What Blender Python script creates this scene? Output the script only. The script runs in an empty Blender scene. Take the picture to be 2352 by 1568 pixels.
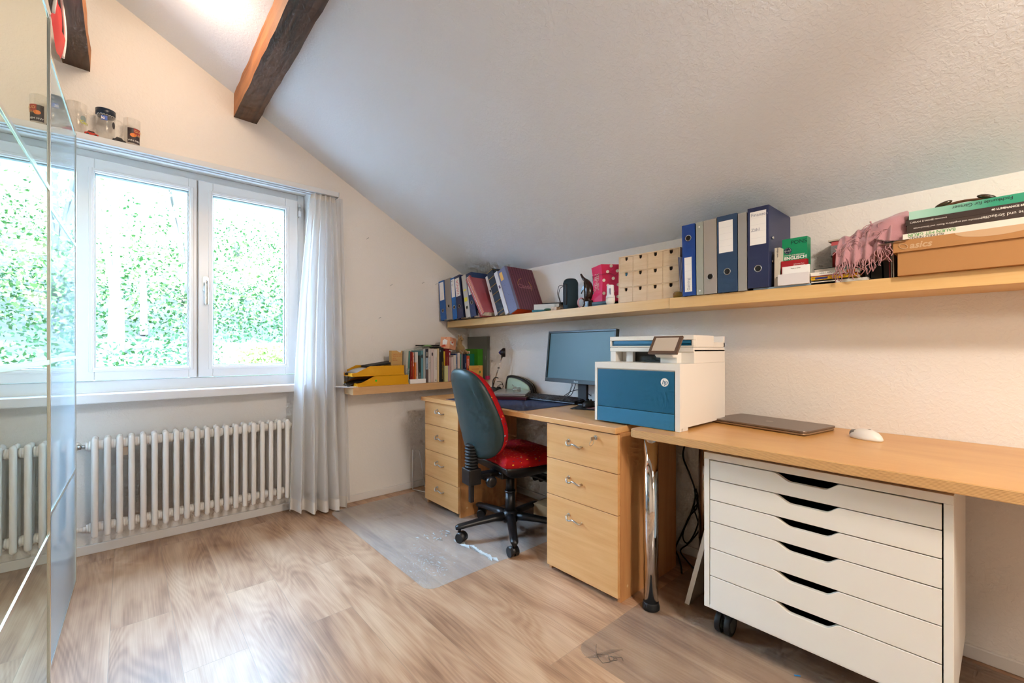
import bpy, bmesh, math, random
from mathutils import Vector, Matrix, Euler
random.seed(7)
S = bpy.context.scene
COL = S.collection
PI = math.pi
# ------------------------------------------------------------------ camera
YAW = .72421
cd = bpy.data.cameras.new('camera'); cam = bpy.data.objects.new('camera', cd); COL.objects.link(cam)
cam.location = (-2.177, -2.999, 1.06); cam.rotation_euler = (PI/2, 0, -YAW)
cd.sensor_width = 36; cd.lens = 1004/2352*36; cd.shift_y = 16/2352; cd.clip_start = .02; cd.clip_end = 200
S.camera = cam
# ------------------------------------------------------------------ world, sun, exposure
S.view_settings.view_transform = 'Standard'; S.view_settings.look = 'None'
S.view_settings.gamma = 1; S.view_settings.use_curve_mapping = False
S.view_settings.exposure = 0.85
S.cycles.max_bounces = 6; S.cycles.diffuse_bounces = 3; S.cycles.glossy_bounces = 3; S.cycles.transmission_bounces = 4; S.cycles.transparent_max_bounces = 10
S.cycles.adaptive_threshold = .07; S.cycles.adaptive_min_samples = 12; S.cycles.use_light_tree = False; S.cycles.sample_clamp_indirect = 8
W = bpy.data.worlds.new('sky'); S.world = W; W.use_nodes = True
wn = W.node_tree.nodes; bg = wn['Background']
bg.inputs[0].default_value = (.43, .67, 1.0, 1); bg.inputs[1].default_value = 31.0
sd = bpy.data.lights.new('sun', 'SUN'); sd.energy = 11.0; sd.angle = .02; sd.color = (1, .95, .86)
sun = bpy.data.objects.new('sun', sd); COL.objects.link(sun); sun.rotation_euler = (math.radians(40), 0, math.radians(-72))
# daylight arriving through the window opening (a portal, it only guides the sky light)
def area(name, loc, rot, sx, sy, e, color=(1, 1, 1), portal=False):
    d = bpy.data.lights.new(name, 'AREA'); d.shape = 'RECTANGLE'; d.size = sx; d.size_y = sy; d.energy = e; d.color = color
    o = bpy.data.objects.new(name, d); COL.objects.link(o); o.location = loc; o.rotation_euler = rot
    if portal: d.cycles.is_portal = True
    return o
area('window_portal', (-1.85, .30, 1.45), (-PI/2, 0, 0), 1.3, 1.3, 1, portal=True)

# ------------------------------------------------------------------ colour and material helpers
def lin(c):
    if isinstance(c, str):
        c = c.lstrip('#'); c = [int(c[i:i+2], 16)/255 for i in (0, 2, 4)]
    return tuple((x/12.92 if x <= .04045 else ((x+.055)/1.055)**2.4) for x in c) + (1,)
MATS = {}
def mat(name, color, rough=.5, metal=0, bump=0, bscale=200, var=0, vscale=5, spec=.5, emit=None, es=0, coat=0, trans=0, sheen=0):
    if name in MATS: return MATS[name]
    m = bpy.data.materials.new(name); m.use_nodes = True; nt = m.node_tree; b = nt.nodes['Principled BSDF']
    c = lin(color); b.inputs['Base Color'].default_value = c
    b.inputs['Roughness'].default_value = rough; b.inputs['Metallic'].default_value = metal
    b.inputs['Specular IOR Level'].default_value = spec
    if coat: b.inputs['Coat Weight'].default_value = coat; b.inputs['Coat Roughness'].default_value = .1
    if sheen: b.inputs['Sheen Weight'].default_value = sheen
    if emit: b.inputs['Emission Color'].default_value = lin(emit); b.inputs['Emission Strength'].default_value = es
    if bump or var:
        tc = nt.nodes.new('ShaderNodeTexCoord')
    if bump:
        n = nt.nodes.new('ShaderNodeTexNoise'); n.inputs['Scale'].default_value = bscale; n.inputs['Detail'].default_value = 3
        nt.links.new(tc.outputs['Object'], n.inputs['Vector'])
        bp = nt.nodes.new('ShaderNodeBump'); bp.inputs['Strength'].default_value = bump; bp.inputs['Distance'].default_value = .004
        nt.links.new(n.outputs['Fac'], bp.inputs['Height']); nt.links.new(bp.outputs[0], b.inputs['Normal'])
    if var:
        n = nt.nodes.new('ShaderNodeTexNoise'); n.inputs['Scale'].default_value = vscale; n.inputs['Detail'].default_value = 4
        nt.links.new(tc.outputs['Object'], n.inputs['Vector'])
        mx = nt.nodes.new('ShaderNodeMix'); mx.data_type = 'RGBA'
        mx.inputs[6].default_value = tuple(x*(1-var) for x in c[:3])+(1,); mx.inputs[7].default_value = tuple(min(1, x*(1+var)) for x in c[:3])+(1,)
        nt.links.new(n.outputs['Fac'], mx.inputs[0]); nt.links.new(mx.outputs[2], b.inputs['Base Color'])
    MATS[name] = m
    return m
def wood(name, c1, c2, axis=2, scale=1.0, rough=.4, streak=18, along=1.2, dist=2.5, bump=.05):
    """streaky veneer, grain running along the given object axis"""
    m = bpy.data.materials.new(name); m.use_nodes = True; nt = m.node_tree; b = nt.nodes['Principled BSDF']
    tc = nt.nodes.new('ShaderNodeTexCoord'); mp = nt.nodes.new('ShaderNodeMapping')
    sc = [streak*scale]*3; sc[axis] = along*scale
    mp.inputs['Scale'].default_value = sc
    n = nt.nodes.new('ShaderNodeTexNoise'); n.inputs['Scale'].default_value = 1; n.inputs['Detail'].default_value = 6; n.inputs['Distortion'].default_value = dist*.2
    n2 = nt.nodes.new('ShaderNodeTexNoise'); n2.inputs['Scale'].default_value = 6; n2.inputs['Detail'].default_value = 3
    mx0 = nt.nodes.new('ShaderNodeMath'); mx0.operation = 'MULTIPLY_ADD'; mx0.inputs[1].default_value = .3
    cr = nt.nodes.new('ShaderNodeValToRGB'); cr.color_ramp.elements[0].position = .42; cr.color_ramp.elements[1].position = .85
    cr.color_ramp.elements[0].color = lin(c1); cr.color_ramp.elements[1].color = lin(c2)
    L = nt.links.new
    L(tc.outputs['Object'], mp.inputs[0]); L(mp.outputs[0], n.inputs['Vector']); L(mp.outputs[0], n2.inputs['Vector'])
    L(n2.outputs['Fac'], mx0.inputs[0]); L(n.outputs['Fac'], mx0.inputs[2]); L(mx0.outputs[0], cr.inputs[0]); L(cr.outputs[0], b.inputs['Base Color'])
    bp = nt.nodes.new('ShaderNodeBump'); bp.inputs['Strength'].default_value = bump; bp.inputs['Distance'].default_value = .002
    L(mx0.outputs[0], bp.inputs['Height']); L(bp.outputs[0], b.inputs['Normal'])
    b.inputs['Roughness'].default_value = rough
    MATS[name] = m; return m
def stucco(name, color, strength=.5, scale=90):
    m = bpy.data.materials.new(name); m.use_nodes = True; nt = m.node_tree; b = nt.nodes['Principled BSDF']; L = nt.links.new
    b.inputs['Base Color'].default_value = lin(color); b.inputs['Roughness'].default_value = .95; b.inputs['Specular IOR Level'].default_value = .15
    tc = nt.nodes.new('ShaderNodeTexCoord'); n = nt.nodes.new('ShaderNodeTexNoise'); n.inputs['Scale'].default_value = scale; n.inputs['Detail'].default_value = 3; n.inputs['Distortion'].default_value = .8
    n2 = nt.nodes.new('ShaderNodeTexNoise'); n2.inputs['Scale'].default_value = scale*.25; n2.inputs['Detail'].default_value = 2
    cr = nt.nodes.new('ShaderNodeValToRGB'); cr.color_ramp.elements[0].position = .42; cr.color_ramp.elements[1].position = .62
    ad = nt.nodes.new('ShaderNodeMath'); ad.operation = 'MULTIPLY_ADD'; ad.inputs[1].default_value = .6
    L(tc.outputs['Object'], n.inputs['Vector']); L(tc.outputs['Object'], n2.inputs['Vector']); L(n.outputs['Fac'], cr.inputs[0])
    L(cr.outputs[0], ad.inputs[0]); L(n2.outputs['Fac'], ad.inputs[2])
    bp = nt.nodes.new('ShaderNodeBump'); bp.inputs['Strength'].default_value = strength; bp.inputs['Distance'].default_value = .003
    L(ad.outputs[0], bp.inputs['Height']); L(bp.outputs[0], b.inputs['Normal'])
    MATS[name] = m; return m

# ------------------------------------------------------------------ mesh builder
_FONT = {}
def glyphs(s, size, align='LEFT', bold=0, shear=0):
    k = (s, size, align, bold, shear)
    if k not in _FONT:
        cu = bpy.data.curves.new('t', 'FONT'); cu.body = s; cu.size = size; cu.align_x = align; cu.offset = bold; cu.shear = shear; cu.resolution_u = 3
        o = bpy.data.objects.new('t', cu); me = bpy.data.meshes.new_from_object(o)
        _FONT[k] = ([v.co.copy() for v in me.vertices], [tuple(p.vertices) for p in me.polygons])
        bpy.data.objects.remove(o); bpy.data.curves.remove(cu); bpy.data.meshes.remove(me)
    return _FONT[k]
def catmull(pts, n=6, closed=False):
    P = [Vector(p) for p in pts]; out = []; N = len(P)
    rng = range(N) if closed else range(N-1)
    for i in rng:
        if closed: a, b, c, d = P[i-1], P[i], P[(i+1) % N], P[(i+2) % N]
        else: a, b, c, d = P[max(i-1, 0)], P[i], P[i+1], P[min(i+2, N-1)]
        for k in range(n):
            t = k/n
            out.append(.5*((2*b)+(c-a)*t+(2*a-5*b+4*c-d)*t*t+(3*b-a-3*c+d)*t**3))
    if not closed: out.append(P[-1])
    return out
class MB:
    def __init__(s): s.v = []; s.f = []; s.m = []; s.s = []; s.T = None
    def add(s, vs, fs, mi=0, sm=False):
        o = len(s.v)
        for p in vs:
            p = Vector(p); s.v.append(tuple(s.T @ p) if s.T else tuple(p))
        for f in fs: s.f.append(tuple(o+i for i in f)); s.m.append(mi); s.s.append(sm)
        return s
    def box(s, x0, x1, y0, y1, z0, z1, mi=0):
        return s.add([(x, y, z) for z in (z0, z1) for y in (y0, y1) for x in (x0, x1)],
                     [(0, 2, 3, 1), (4, 5, 7, 6), (0, 1, 5, 4), (1, 3, 7, 5), (3, 2, 6, 7), (2, 0, 4, 6)], mi)
    def quad(s, a, b, c, d, mi=0): return s.add([a, b, c, d], [(0, 1, 2, 3)], mi)
    def prism(s, poly, vec, mi=0, sm=False):
        n = len(poly); vec = Vector(vec); P = [Vector(p) for p in poly]
        s.add(P+[p+vec for p in P], [tuple(range(n))[::-1], tuple(range(n, 2*n))], mi, False)
        o = len(s.v)-2*n
        for i in range(n):
            j = (i+1) % n; s.f.append((o+i, o+j, o+n+j, o+n+i)); s.m.append(mi); s.s.append(sm)
        return s
    def cyl(s, p0, p1, r0, r1=None, n=20, mi=0, caps=True, sm=True):
        r1 = r0 if r1 is None else r1; p0 = Vector(p0); p1 = Vector(p1); d = (p1-p0).normalized()
        a = d.orthogonal().normalized(); b = d.cross(a)
        ring = lambda p, r: [p+(a*math.cos(2*PI*i/n)+b*math.sin(2*PI*i/n))*r for i in range(n)]
        s.add(ring(p0, r0)+ring(p1, r1), [(i, (i+1) % n, n+(i+1) % n, n+i) for i in range(n)], mi, sm)
        if caps:
            o = len(s.v)-2*n
            s.f.append(tuple(o+i for i in range(n))[::-1]); s.m.append(mi); s.s.append(False)
            s.f.append(tuple(o+n+i for i in range(n))); s.m.append(mi); s.s.append(False)
        return s
    def tube(s, pts, r, n=8, mi=0, closed=False, smooth=6, caps=True):
        P = catmull(pts, smooth, closed) if smooth else [Vector(p) for p in pts]
        N = len(P); rad = r if callable(r) else (lambda t: r)
        vs = []; up = None
        for i, p in enumerate(P):
            if closed: d = P[(i+1) % N]-P[i-1]
            else: d = P[min(i+1, N-1)]-P[max(i-1, 0)]
            if d.length < 1e-9: d = Vector((0, 0, 1))
            d.normalize()
            if up is None: up = d.orthogonal().normalized()
            up = (up-d*up.dot(d))
            up = up.normalized() if up.length > 1e-6 else d.orthogonal().normalized()
            b = d.cross(up); rr = rad(i/max(1, N-1))
            vs += [p+(up*math.cos(2*PI*k/n)+b*math.sin(2*PI*k/n))*rr for k in range(n)]
        fs = []
        for i in range(N if closed else N-1):
            j = (i+1) % N
            fs += [(i*n+k, i*n+(k+1) % n, j*n+(k+1) % n, j*n+k) for k in range(n)]
        s.add(vs, fs, mi, True)
        if caps and not closed:
            o = len(s.v)-N*n
            s.f.append(tuple(o+k for k in range(n))[::-1]); s.m.append(mi); s.s.append(True)
            s.f.append(tuple(o+(N-1)*n+k for k in range(n))); s.m.append(mi); s.s.append(True)
        return s
    def lathe(s, prof, c=(0, 0, 0), n=24, mi=0, axis='z', sy=1.0):
        c = Vector(c); vs = []
        for r, z in prof:
            for k in range(n):
                a = 2*PI*k/n; x, y = r*math.cos(a), r*math.sin(a)*sy
                vs.append(c+(Vector((x, y, z)) if axis == 'z' else Vector((z, x, y)) if axis == 'x' else Vector((y, z, x))))
        fs = [(i*n+k, i*n+(k+1) % n, (i+1)*n+(k+1) % n, (i+1)*n+k) for i in range(len(prof)-1) for k in range(n)]
        s.add(vs, fs, mi, True); o = len(s.v)-len(prof)*n
        if prof[0][0] > 1e-5: s.f.append(tuple(o+k for k in range(n))[::-1]); s.m.append(mi); s.s.append(False)
        if prof[-1][0] > 1e-5: s.f.append(tuple(o+(len(prof)-1)*n+k for k in range(n))); s.m.append(mi); s.s.append(False)
        return s
    def ball(s, c, rx, ry=None, rz=None, n=16, m=10, mi=0, R=None):
        ry = rx if ry is None else ry; rz = rx if rz is None else rz; c = Vector(c); vs = []
        for i in range(m+1):
            t = PI*i/m
            for k in range(n):
                a = 2*PI*k/n; p = Vector((rx*math.sin(t)*math.cos(a), ry*math.sin(t)*math.sin(a), rz*math.cos(t)))
                vs.append(c+(R @ p if R else p))
        return s.add(vs, [(i*n+k, i*n+(k+1) % n, (i+1)*n+(k+1) % n, (i+1)*n+k) for i in range(m) for k in range(n)], mi, True)
    def pad(s, outline, rings, fn, mi=0):
        """outline: closed list of (a,b); rings: (scale, depth); fn(a,b,d) -> xyz"""
        n = len(outline); ca = sum(p[0] for p in outline)/n; cb = sum(p[1] for p in outline)/n
        vs = [fn(ca+(a-ca)*sc, cb+(b-cb)*sc, d) for sc, d in rings for a, b in outline]
        fs = [(i*n+k, i*n+(k+1) % n, (i+1)*n+(k+1) % n, (i+1)*n+k) for i in range(len(rings)-1) for k in range(n)]
        c0 = len(vs); vs += [fn(ca, cb, rings[0][1]), fn(ca, cb, rings[-1][1])]
        fs += [(c0, (k+1) % n, k) for k in range(n)]; L = (len(rings)-1)*n
        fs += [(c0+1, L+k, L+(k+1) % n) for k in range(n)]
        return s.add(vs, fs, mi, True)
    def grid(s, fn, nu, nv, mi=0, sm=True):
        vs = [fn(i/nu, j/nv) for j in range(nv+1) for i in range(nu+1)]
        return s.add(vs, [(j*(nu+1)+i, j*(nu+1)+i+1, (j+1)*(nu+1)+i+1, (j+1)*(nu+1)+i) for j in range(nv) for i in range(nu)], mi, sm)
    def text(s, t, size, o, right, up, mi=1, align='LEFT', bold=0, shear=0):
        V, F = glyphs(t, size, align, bold, shear); o = Vector(o); right = Vector(right); up = Vector(up)
        return s.add([o+right*v.x+up*v.y for v in V], F, mi)
    def disc(s, c, r, right, up, mi=1, n=20, r2=None):
        c = Vector(c); right = Vector(right); up = Vector(up); r2 = r if r2 is None else r2
        return s.add([c+right*r*math.cos(2*PI*k/n)+up*r2*math.sin(2*PI*k/n) for k in range(n)], [tuple(range(n))], mi)
    def ring(s, c, R, r, nrm, n=24, k=8, mi=0):
        nrm = Vector(nrm).normalized(); a = nrm.orthogonal().normalized(); b = nrm.cross(a); c = Vector(c)
        return s.tube([c+(a*math.cos(2*PI*i/n)+b*math.sin(2*PI*i/n))*R for i in range(n)], r, k, mi, closed=True, smooth=0)
    def build(s, name, mats, parent=None, loc=None, rot=None, bevel=0, seg=2, label=None, subdiv=0):
        me = bpy.data.meshes.new(name); me.from_pydata(s.v, [], s.f)
        if not isinstance(mats, (list, tuple)): mats = [mats]
        for m in mats: me.materials.append(MATS[m] if isinstance(m, str) else m)
        me.polygons.foreach_set('material_index', [min(i, len(mats)-1) for i in s.m])
        me.polygons.foreach_set('use_smooth', s.s); me.update()
        bm = bmesh.new(); bm.from_mesh(me); bmesh.ops.recalc_face_normals(bm, faces=bm.faces); bm.to_mesh(me); bm.free()
        o = bpy.data.objects.new(name, me); COL.objects.link(o)
        if parent: o.parent = parent
        if loc: o.location = loc
        if rot: o.rotation_euler = rot
        if bevel:
            b = o.modifiers.new('bevel', 'BEVEL'); b.width = bevel; b.segments = seg; b.limit_method = 'ANGLE'; b.angle_limit = math.radians(50)
            b.harden_normals = False
        if subdiv:
            b = o.modifiers.new('sub', 'SUBSURF'); b.levels = b.render_levels = subdiv
        if label: o['label'] = label
        return o
def tag(o, label, cat, group=None):
    o['label'] = label; o['category'] = cat
    if group: o['group'] = group
    return o
def thing(name, label, cat, loc=(0, 0, 0), rot=(0, 0, 0), group=None):
    o = bpy.data.objects.new(name, None); COL.objects.link(o); o.empty_display_size = .05
    o.location = loc; o.rotation_euler = rot
    return tag(o, label, cat, group)
def struct(mb, name, mats, **k):
    o = mb.build(name, mats, **k)
    if not k.get('parent'): o['kind'] = 'structure'
    return o
def dup(root, loc=None, rot=None, label=None, group=None):
    r = root.copy(); COL.objects.link(r)
    if loc is not None: r.location = loc
    if rot is not None: r.rotation_euler = rot
    if label: r['label'] = label
    if group: r['group'] = group
    for ch in list(root.children):
        c = ch.copy(); COL.objects.link(c); c.parent = r
        for g in list(ch.children):
            d = g.copy(); COL.objects.link(d); d.parent = c
    return r
X_, Y_, Z_ = Vector((1, 0, 0)), Vector((0, 1, 0)), Vector((0, 0, 1))
R90 = -PI/2       # things on the desk wall face -X: their local -Y front is turned by this

# ------------------------------------------------------------------ common materials
stucco('wall_paint', '#f1ece5', .35, 70)
stucco('ceiling_paint', '#edf3fa', .25, 75)
mat('white_paint', '#f1f1f0', .35)
mat('window_white', '#f2f4f5', .25)
mat('radiator_white', '#eeebe6', .3)
mat('white_plastic', '#efece4', .35)
mat('black_plastic', '#17181a', .38)
mat('black_rubber', '#101112', .6)
mat('chrome', '#d8d8d8', .06, 1)
mat('steel', '#c2c2be', .28, 1)
mat('aluminium', '#cfd4d6', .3, 1)
mat('paper', '#f0ebe0', .8)
mat('paper_white', '#f3f1ee', .8)
mat('black', '#0c0c0d', .5)
mat('ink', '#20202a', .7)
mat('white', '#f4f2ee', .5)
mat('cable_black', '#0b0b0c', .45)
wood('beech', '#d69c5c', '#e4b074', axis=1, streak=30, along=2.0)
wood('beech_top', '#d9a062', '#e5b276', axis=1, streak=30, along=1.5, rough=.3)
wood('beech_side', '#c28650', '#d29a62', axis=2, streak=30, along=2.0)
wood('shelf_wood', '#dcae6c', '#e8c286', axis=1, streak=28, along=1.2)
wood('shelf_wood_x', '#c99c6c', '#d6ad7c', axis=0, streak=28, along=1.2)
wood('birch', '#cf9450', '#dda964', axis=1, streak=5, along=1.6, rough=.3, dist=8)
wood('birch_light', '#d9b78c', '#e6c9a2', axis=0, streak=40, along=5)

# plywood edge: horizontal plies
def ply_edge():
    m = bpy.data.materials.new('ply_edge'); m.use_nodes = True; nt = m.node_tree; b = nt.nodes['Principled BSDF']; L = nt.links.new
    tc = nt.nodes.new('ShaderNodeTexCoord'); sp = nt.nodes.new('ShaderNodeSeparateXYZ'); L(tc.outputs['Object'], sp.inputs[0])
    mu = nt.nodes.new('ShaderNodeMath'); mu.operation = 'MULTIPLY'; mu.inputs[1].default_value = 2*PI/.0034; L(sp.outputs[2], mu.inputs[0])
    si = nt.nodes.new('ShaderNodeMath'); si.operation = 'SINE'; L(mu.outputs[0], si.inputs[0])
    n = nt.nodes.new('ShaderNodeTexNoise'); mp = nt.nodes.new('ShaderNodeMapping'); mp.inputs['Scale'].default_value = (6, 6, 300); L(tc.outputs['Object'], mp.inputs[0]); L(mp.outputs[0], n.inputs[0])
    ad = nt.nodes.new('ShaderNodeMath'); ad.operation = 'MULTIPLY_ADD'; ad.inputs[1].default_value = .3; L(si.outputs[0], ad.inputs[0]); L(n.outputs['Fac'], ad.inputs[2])
    cr = nt.nodes.new('ShaderNodeValToRGB'); cr.color_ramp.elements[0].color = lin('#a97945'); cr.color_ramp.elements[1].color = lin('#dcb078'); cr.color_ramp.elements[0].position = .15; cr.color_ramp.elements[1].position = .6
    L(ad.outputs[0], cr.inputs[0]); L(cr.outputs[0], b.inputs['Base Color']); b.inputs['Roughness'].default_value = .5
    MATS['ply_edge'] = m
ply_edge()

# floor planks: oak-look vinyl running along Y
def floor_mat():
    m = bpy.data.materials.new('plank_floor'); m.use_nodes = True; nt = m.node_tree; b = nt.nodes['Principled BSDF']; L = nt.links.new
    N = nt.nodes.new
    tc = N('ShaderNodeTexCoord'); mp = N('ShaderNodeMapping'); mp.inputs['Rotation'].default_value = (0, 0, PI/2); L(tc.outputs['Object'], mp.inputs[0])
    br = N('ShaderNodeTexBrick'); br.inputs['Scale'].default_value = 1; br.offset = .37; br.inputs['Brick Width'].default_value = 1.22; br.inputs['Row Height'].default_value = .185
    br.inputs['Mortar Size'].default_value = .0009; br.inputs['Mortar Smooth'].default_value = .2; br.inputs['Bias'].default_value = 0
    br.inputs['Color1'].default_value = (0, 0, 0, 1); br.inputs['Color2'].default_value = (1, 1, 1, 1); br.inputs['Mortar'].default_value = (.5, .5, .5, 1)
    L(mp.outputs[0], br.inputs['Vector'])
    # per plank offset
    sep = N('ShaderNodeSeparateColor'); L(br.outputs['Color'], sep.inputs[0])
    off = N('ShaderNodeCombineXYZ'); mu = N('ShaderNodeMath'); mu.operation = 'MULTIPLY'; mu.inputs[1].default_value = 17; L(sep.outputs[0], mu.inputs[0]); L(mu.outputs[0], off.inputs[0]); L(mu.outputs[0], off.inputs[2])
    ad = N('ShaderNodeVectorMath'); L(tc.outputs['Object'], ad.inputs[0]); L(off.outputs[0], ad.inputs[1])
    m1 = N('ShaderNodeMapping'); m1.inputs['Scale'].default_value = (5.0, .75, 1); L(ad.outputs[0], m1.inputs[0])
    n1 = N('ShaderNodeTexNoise'); n1.inputs['Scale'].default_value = 1; n1.inputs['Detail'].default_value = 1; n1.inputs['Distortion'].default_value = .35; L(m1.outputs[0], n1.inputs[0])
    # growth rings = contour lines of the smooth noise
    mr = N('ShaderNodeMath'); mr.operation = 'MULTIPLY'; mr.inputs[1].default_value = 150; L(n1.outputs['Fac'], mr.inputs[0])
    sn = N('ShaderNodeMath'); sn.operation = 'SINE'; L(mr.outputs[0], sn.inputs[0])
    m2 = N('ShaderNodeMapping'); m2.inputs['Scale'].default_value = (240, 4, 1); L(ad.outputs[0], m2.inputs[0])
    n2 = N('ShaderNodeTexNoise'); n2.inputs['Scale'].default_value = 1; n2.inputs['Detail'].default_value = 4; L(m2.outputs[0], n2.inputs[0])
    n3 = N('ShaderNodeTexNoise'); n3.inputs['Scale'].default_value = 1.0; n3.inputs['Detail'].default_value = 3
    m3 = N('ShaderNodeMapping'); m3.inputs['Scale'].default_value = (10, 2.2, 1); L(ad.outputs[0], m3.inputs[0]); L(m3.outputs[0], n3.inputs[0])
    a1 = N('ShaderNodeMath'); a1.operation = 'MULTIPLY_ADD'; a1.inputs[1].default_value = .045; L(sn.outputs[0], a1.inputs[0]); L(n3.outputs['Fac'], a1.inputs[2])
    a2 = N('ShaderNodeMath'); a2.operation = 'MULTIPLY_ADD'; a2.inputs[1].default_value = .34; L(n2.outputs['Fac'], a2.inputs[0]); L(a1.outputs[0], a2.inputs[2])
    a3 = N('ShaderNodeMath'); a3.operation = 'MULTIPLY_ADD'; a3.inputs[1].default_value = .05; L(sep.outputs[0], a3.inputs[0]); L(a2.outputs[0], a3.inputs[2])
    cr = N('ShaderNodeValToRGB'); e = cr.color_ramp.elements
    e[0].position = .46; e[0].color = lin('#8f6a50'); e[1].position = .98; e[1].color = lin('#d6b595')
    k = cr.color_ramp.elements.new(.70); k.color = lin('#bb9474')
    L(a3.outputs[0], cr.inputs[0])
    mx = N('ShaderNodeMix'); mx.data_type = 'RGBA'; mx.inputs[7].default_value = lin('#a58a70'); L(br.outputs['Fac'], mx.inputs[0]); L(cr.outputs[0], mx.inputs[6])
    L(mx.outputs[2], b.inputs['Base Color'])
    b.inputs['Roughness'].default_value = .34; b.inputs['Specular IOR Level'].default_value = .6
    bp = N('ShaderNodeBump'); bp.inputs['Strength'].default_value = .12; bp.inputs['Distance'].default_value = .0015; L(a2.outputs[0], bp.inputs['Height']); L(bp.outputs[0], b.inputs['Normal'])
    MATS['plank_floor'] = m
floor_mat()

def glassy(name, tint=(1, 1, 1), refl=.06, rough=0.0, haze=0.0, hazec=(1, 1, 1)):
    """thin clear sheet: lets light straight through, mirrors a little, optional milky part"""
    m = bpy.data.materials.new(name); m.use_nodes = True; nt = m.node_tree; nt.nodes.clear(); N = nt.nodes.new; L = nt.links.new
    out = N('ShaderNodeOutputMaterial'); t = N('ShaderNodeBsdfTransparent'); t.inputs[0].default_value = tint+(1,)
    g = N('ShaderNodeBsdfGlossy'); g.inputs['Roughness'].default_value = rough
    fr = N('ShaderNodeFresnel'); fr.inputs[0].default_value = 1.45
    ge = N('ShaderNodeNewGeometry'); inv = N('ShaderNodeMath'); inv.operation = 'SUBTRACT'; inv.inputs[0].default_value = 1; L(ge.outputs['Backfacing'], inv.inputs[1])
    mu = N('ShaderNodeMath'); mu.operation = 'MULTIPLY'; L(fr.outputs[0], mu.inputs[0]); L(inv.outputs[0], mu.inputs[1])
    mx = N('ShaderNodeMixShader'); L(mu.outputs[0], mx.inputs[0]); L(t.outputs[0], mx.inputs[1]); L(g.outputs[0], mx.inputs[2])
    last = mx
    if haze:
        d = N('ShaderNodeBsdfDiffuse'); d.inputs[0].default_value = hazec+(1,)
        m2 = N('ShaderNodeMixShader'); m2.inputs[0].default_value = haze; L(mx.outputs[0], m2.inputs[1]); L(d.outputs[0], m2.inputs[2]); last = m2
    L(last.outputs[0], out.inputs[0]); MATS[name] = m; return m
glassy('pane_glass')
def mirror(name, tint, milky, hazec):
    m = bpy.data.materials.new(name); m.use_nodes = True; nt = m.node_tree; nt.nodes.clear(); N = nt.nodes.new; L = nt.links.new
    out = N('ShaderNodeOutputMaterial'); g = N('ShaderNodeBsdfGlossy'); g.inputs['Roughness'].default_value = 0; g.inputs[0].default_value = lin(tint)
    d = N('ShaderNodeBsdfDiffuse'); d.inputs[0].default_value = lin(hazec)
    mx = N('ShaderNodeMixShader'); mx.inputs[0].default_value = milky; L(g.outputs[0], mx.inputs[1]); L(d.outputs[0], mx.inputs[2]); L(mx.outputs[0], out.inputs[0])
    MATS[name] = m
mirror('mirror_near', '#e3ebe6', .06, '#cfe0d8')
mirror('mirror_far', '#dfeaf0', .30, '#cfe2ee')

# ================================================================== THE SETTING
CZ = lambda x: 1.635 + .54*(-x)            # height of the sloping ceiling above a point
XL, YB, ZT = -3.02, -4.7, 1.635+.54*3.02
struct(MB().box(XL-.2, .2, YB-.2, .34, -.12, 0), 'floor', 'plank_floor')
WX0, WX1, WZ0, WZ1 = -2.95, -1.272, .80, 2.085     # window wall: niche for the radiator below the opening
struct(MB().box(XL-.2, WX0, 0, .34, 0, 2.085), 'wall_corner', 'wall_paint')
struct(MB().box(WX1, .2, 0, .34, 0, 2.085), 'wall_window', 'wall_paint')
struct(MB().box(WX0, WX1, .14, .34, 0, WZ0), 'wall_niche', 'wall_paint')
struct(MB().box(XL-.2, .2, 0, .34, 2.085, 3.6), 'wall_gable', 'wall_paint')
struct(MB().box(0, .2, YB-.2, 0, 0, 1.75), 'wall_right', 'wall_paint')
struct(MB().box(XL-.2, XL, YB-.2, 0, 0, 3.4), 'wall_left', 'wall_paint')
struct(MB().box(XL, 0, YB-.2, YB, 0, 3.4), 'wall_back', 'wall_paint')
struct(MB().prism([(.2, .0, CZ(.2)), (XL-.2, .0, CZ(XL-.2)), (XL-.2, .0, CZ(XL-.2)+.2), (.2, .0, CZ(.2)+.2)], (0, YB-.2, 0)), 'ceiling', 'ceiling_paint')
mat('base_white', '#e9e6e1', .45)
struct(MB().box(WX0, WX1, .125, .14, 0, .047).box(WX1, -.0, -.014, 0, 0, .047).box(WX1-.015, WX1, -.014, .14, 0, .047), 'baseboard_window', 'base_white', bevel=.003)
struct(MB().box(-.014, 0, YB, -.014, 0, .045), 'baseboard_right', 'base_white', bevel=.003)
# small screws in the niche skirting and nails in the wall
def nail(i, x, z, lab):
    o = MB().cyl((0, 0, 0), (.004, -.022, .006), .0014, n=6).cyl((.004, -.022, .006), (.0044, -.0235, .0064), .003, n=8).build('nail', 'steel', loc=(x, -.001, z))
    tag(o, lab, 'nail')
nail(0, -.898, 1.833, 'tiny nail in the window wall, highest of the bare nails')
nail(1, -.720, 1.521, 'tiny nail in the window wall, halfway between curtain and blue binder')
nail(2, -.456, 1.563, 'tiny nail in the window wall, left neighbour of the one by the blue binder')
nail(3, -.337, 1.566, 'tiny nail in the window wall right beside the first blue binder')
nail(4, -.808, 1.277, 'tiny nail in the window wall, lowest, above the yellow trays')

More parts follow.
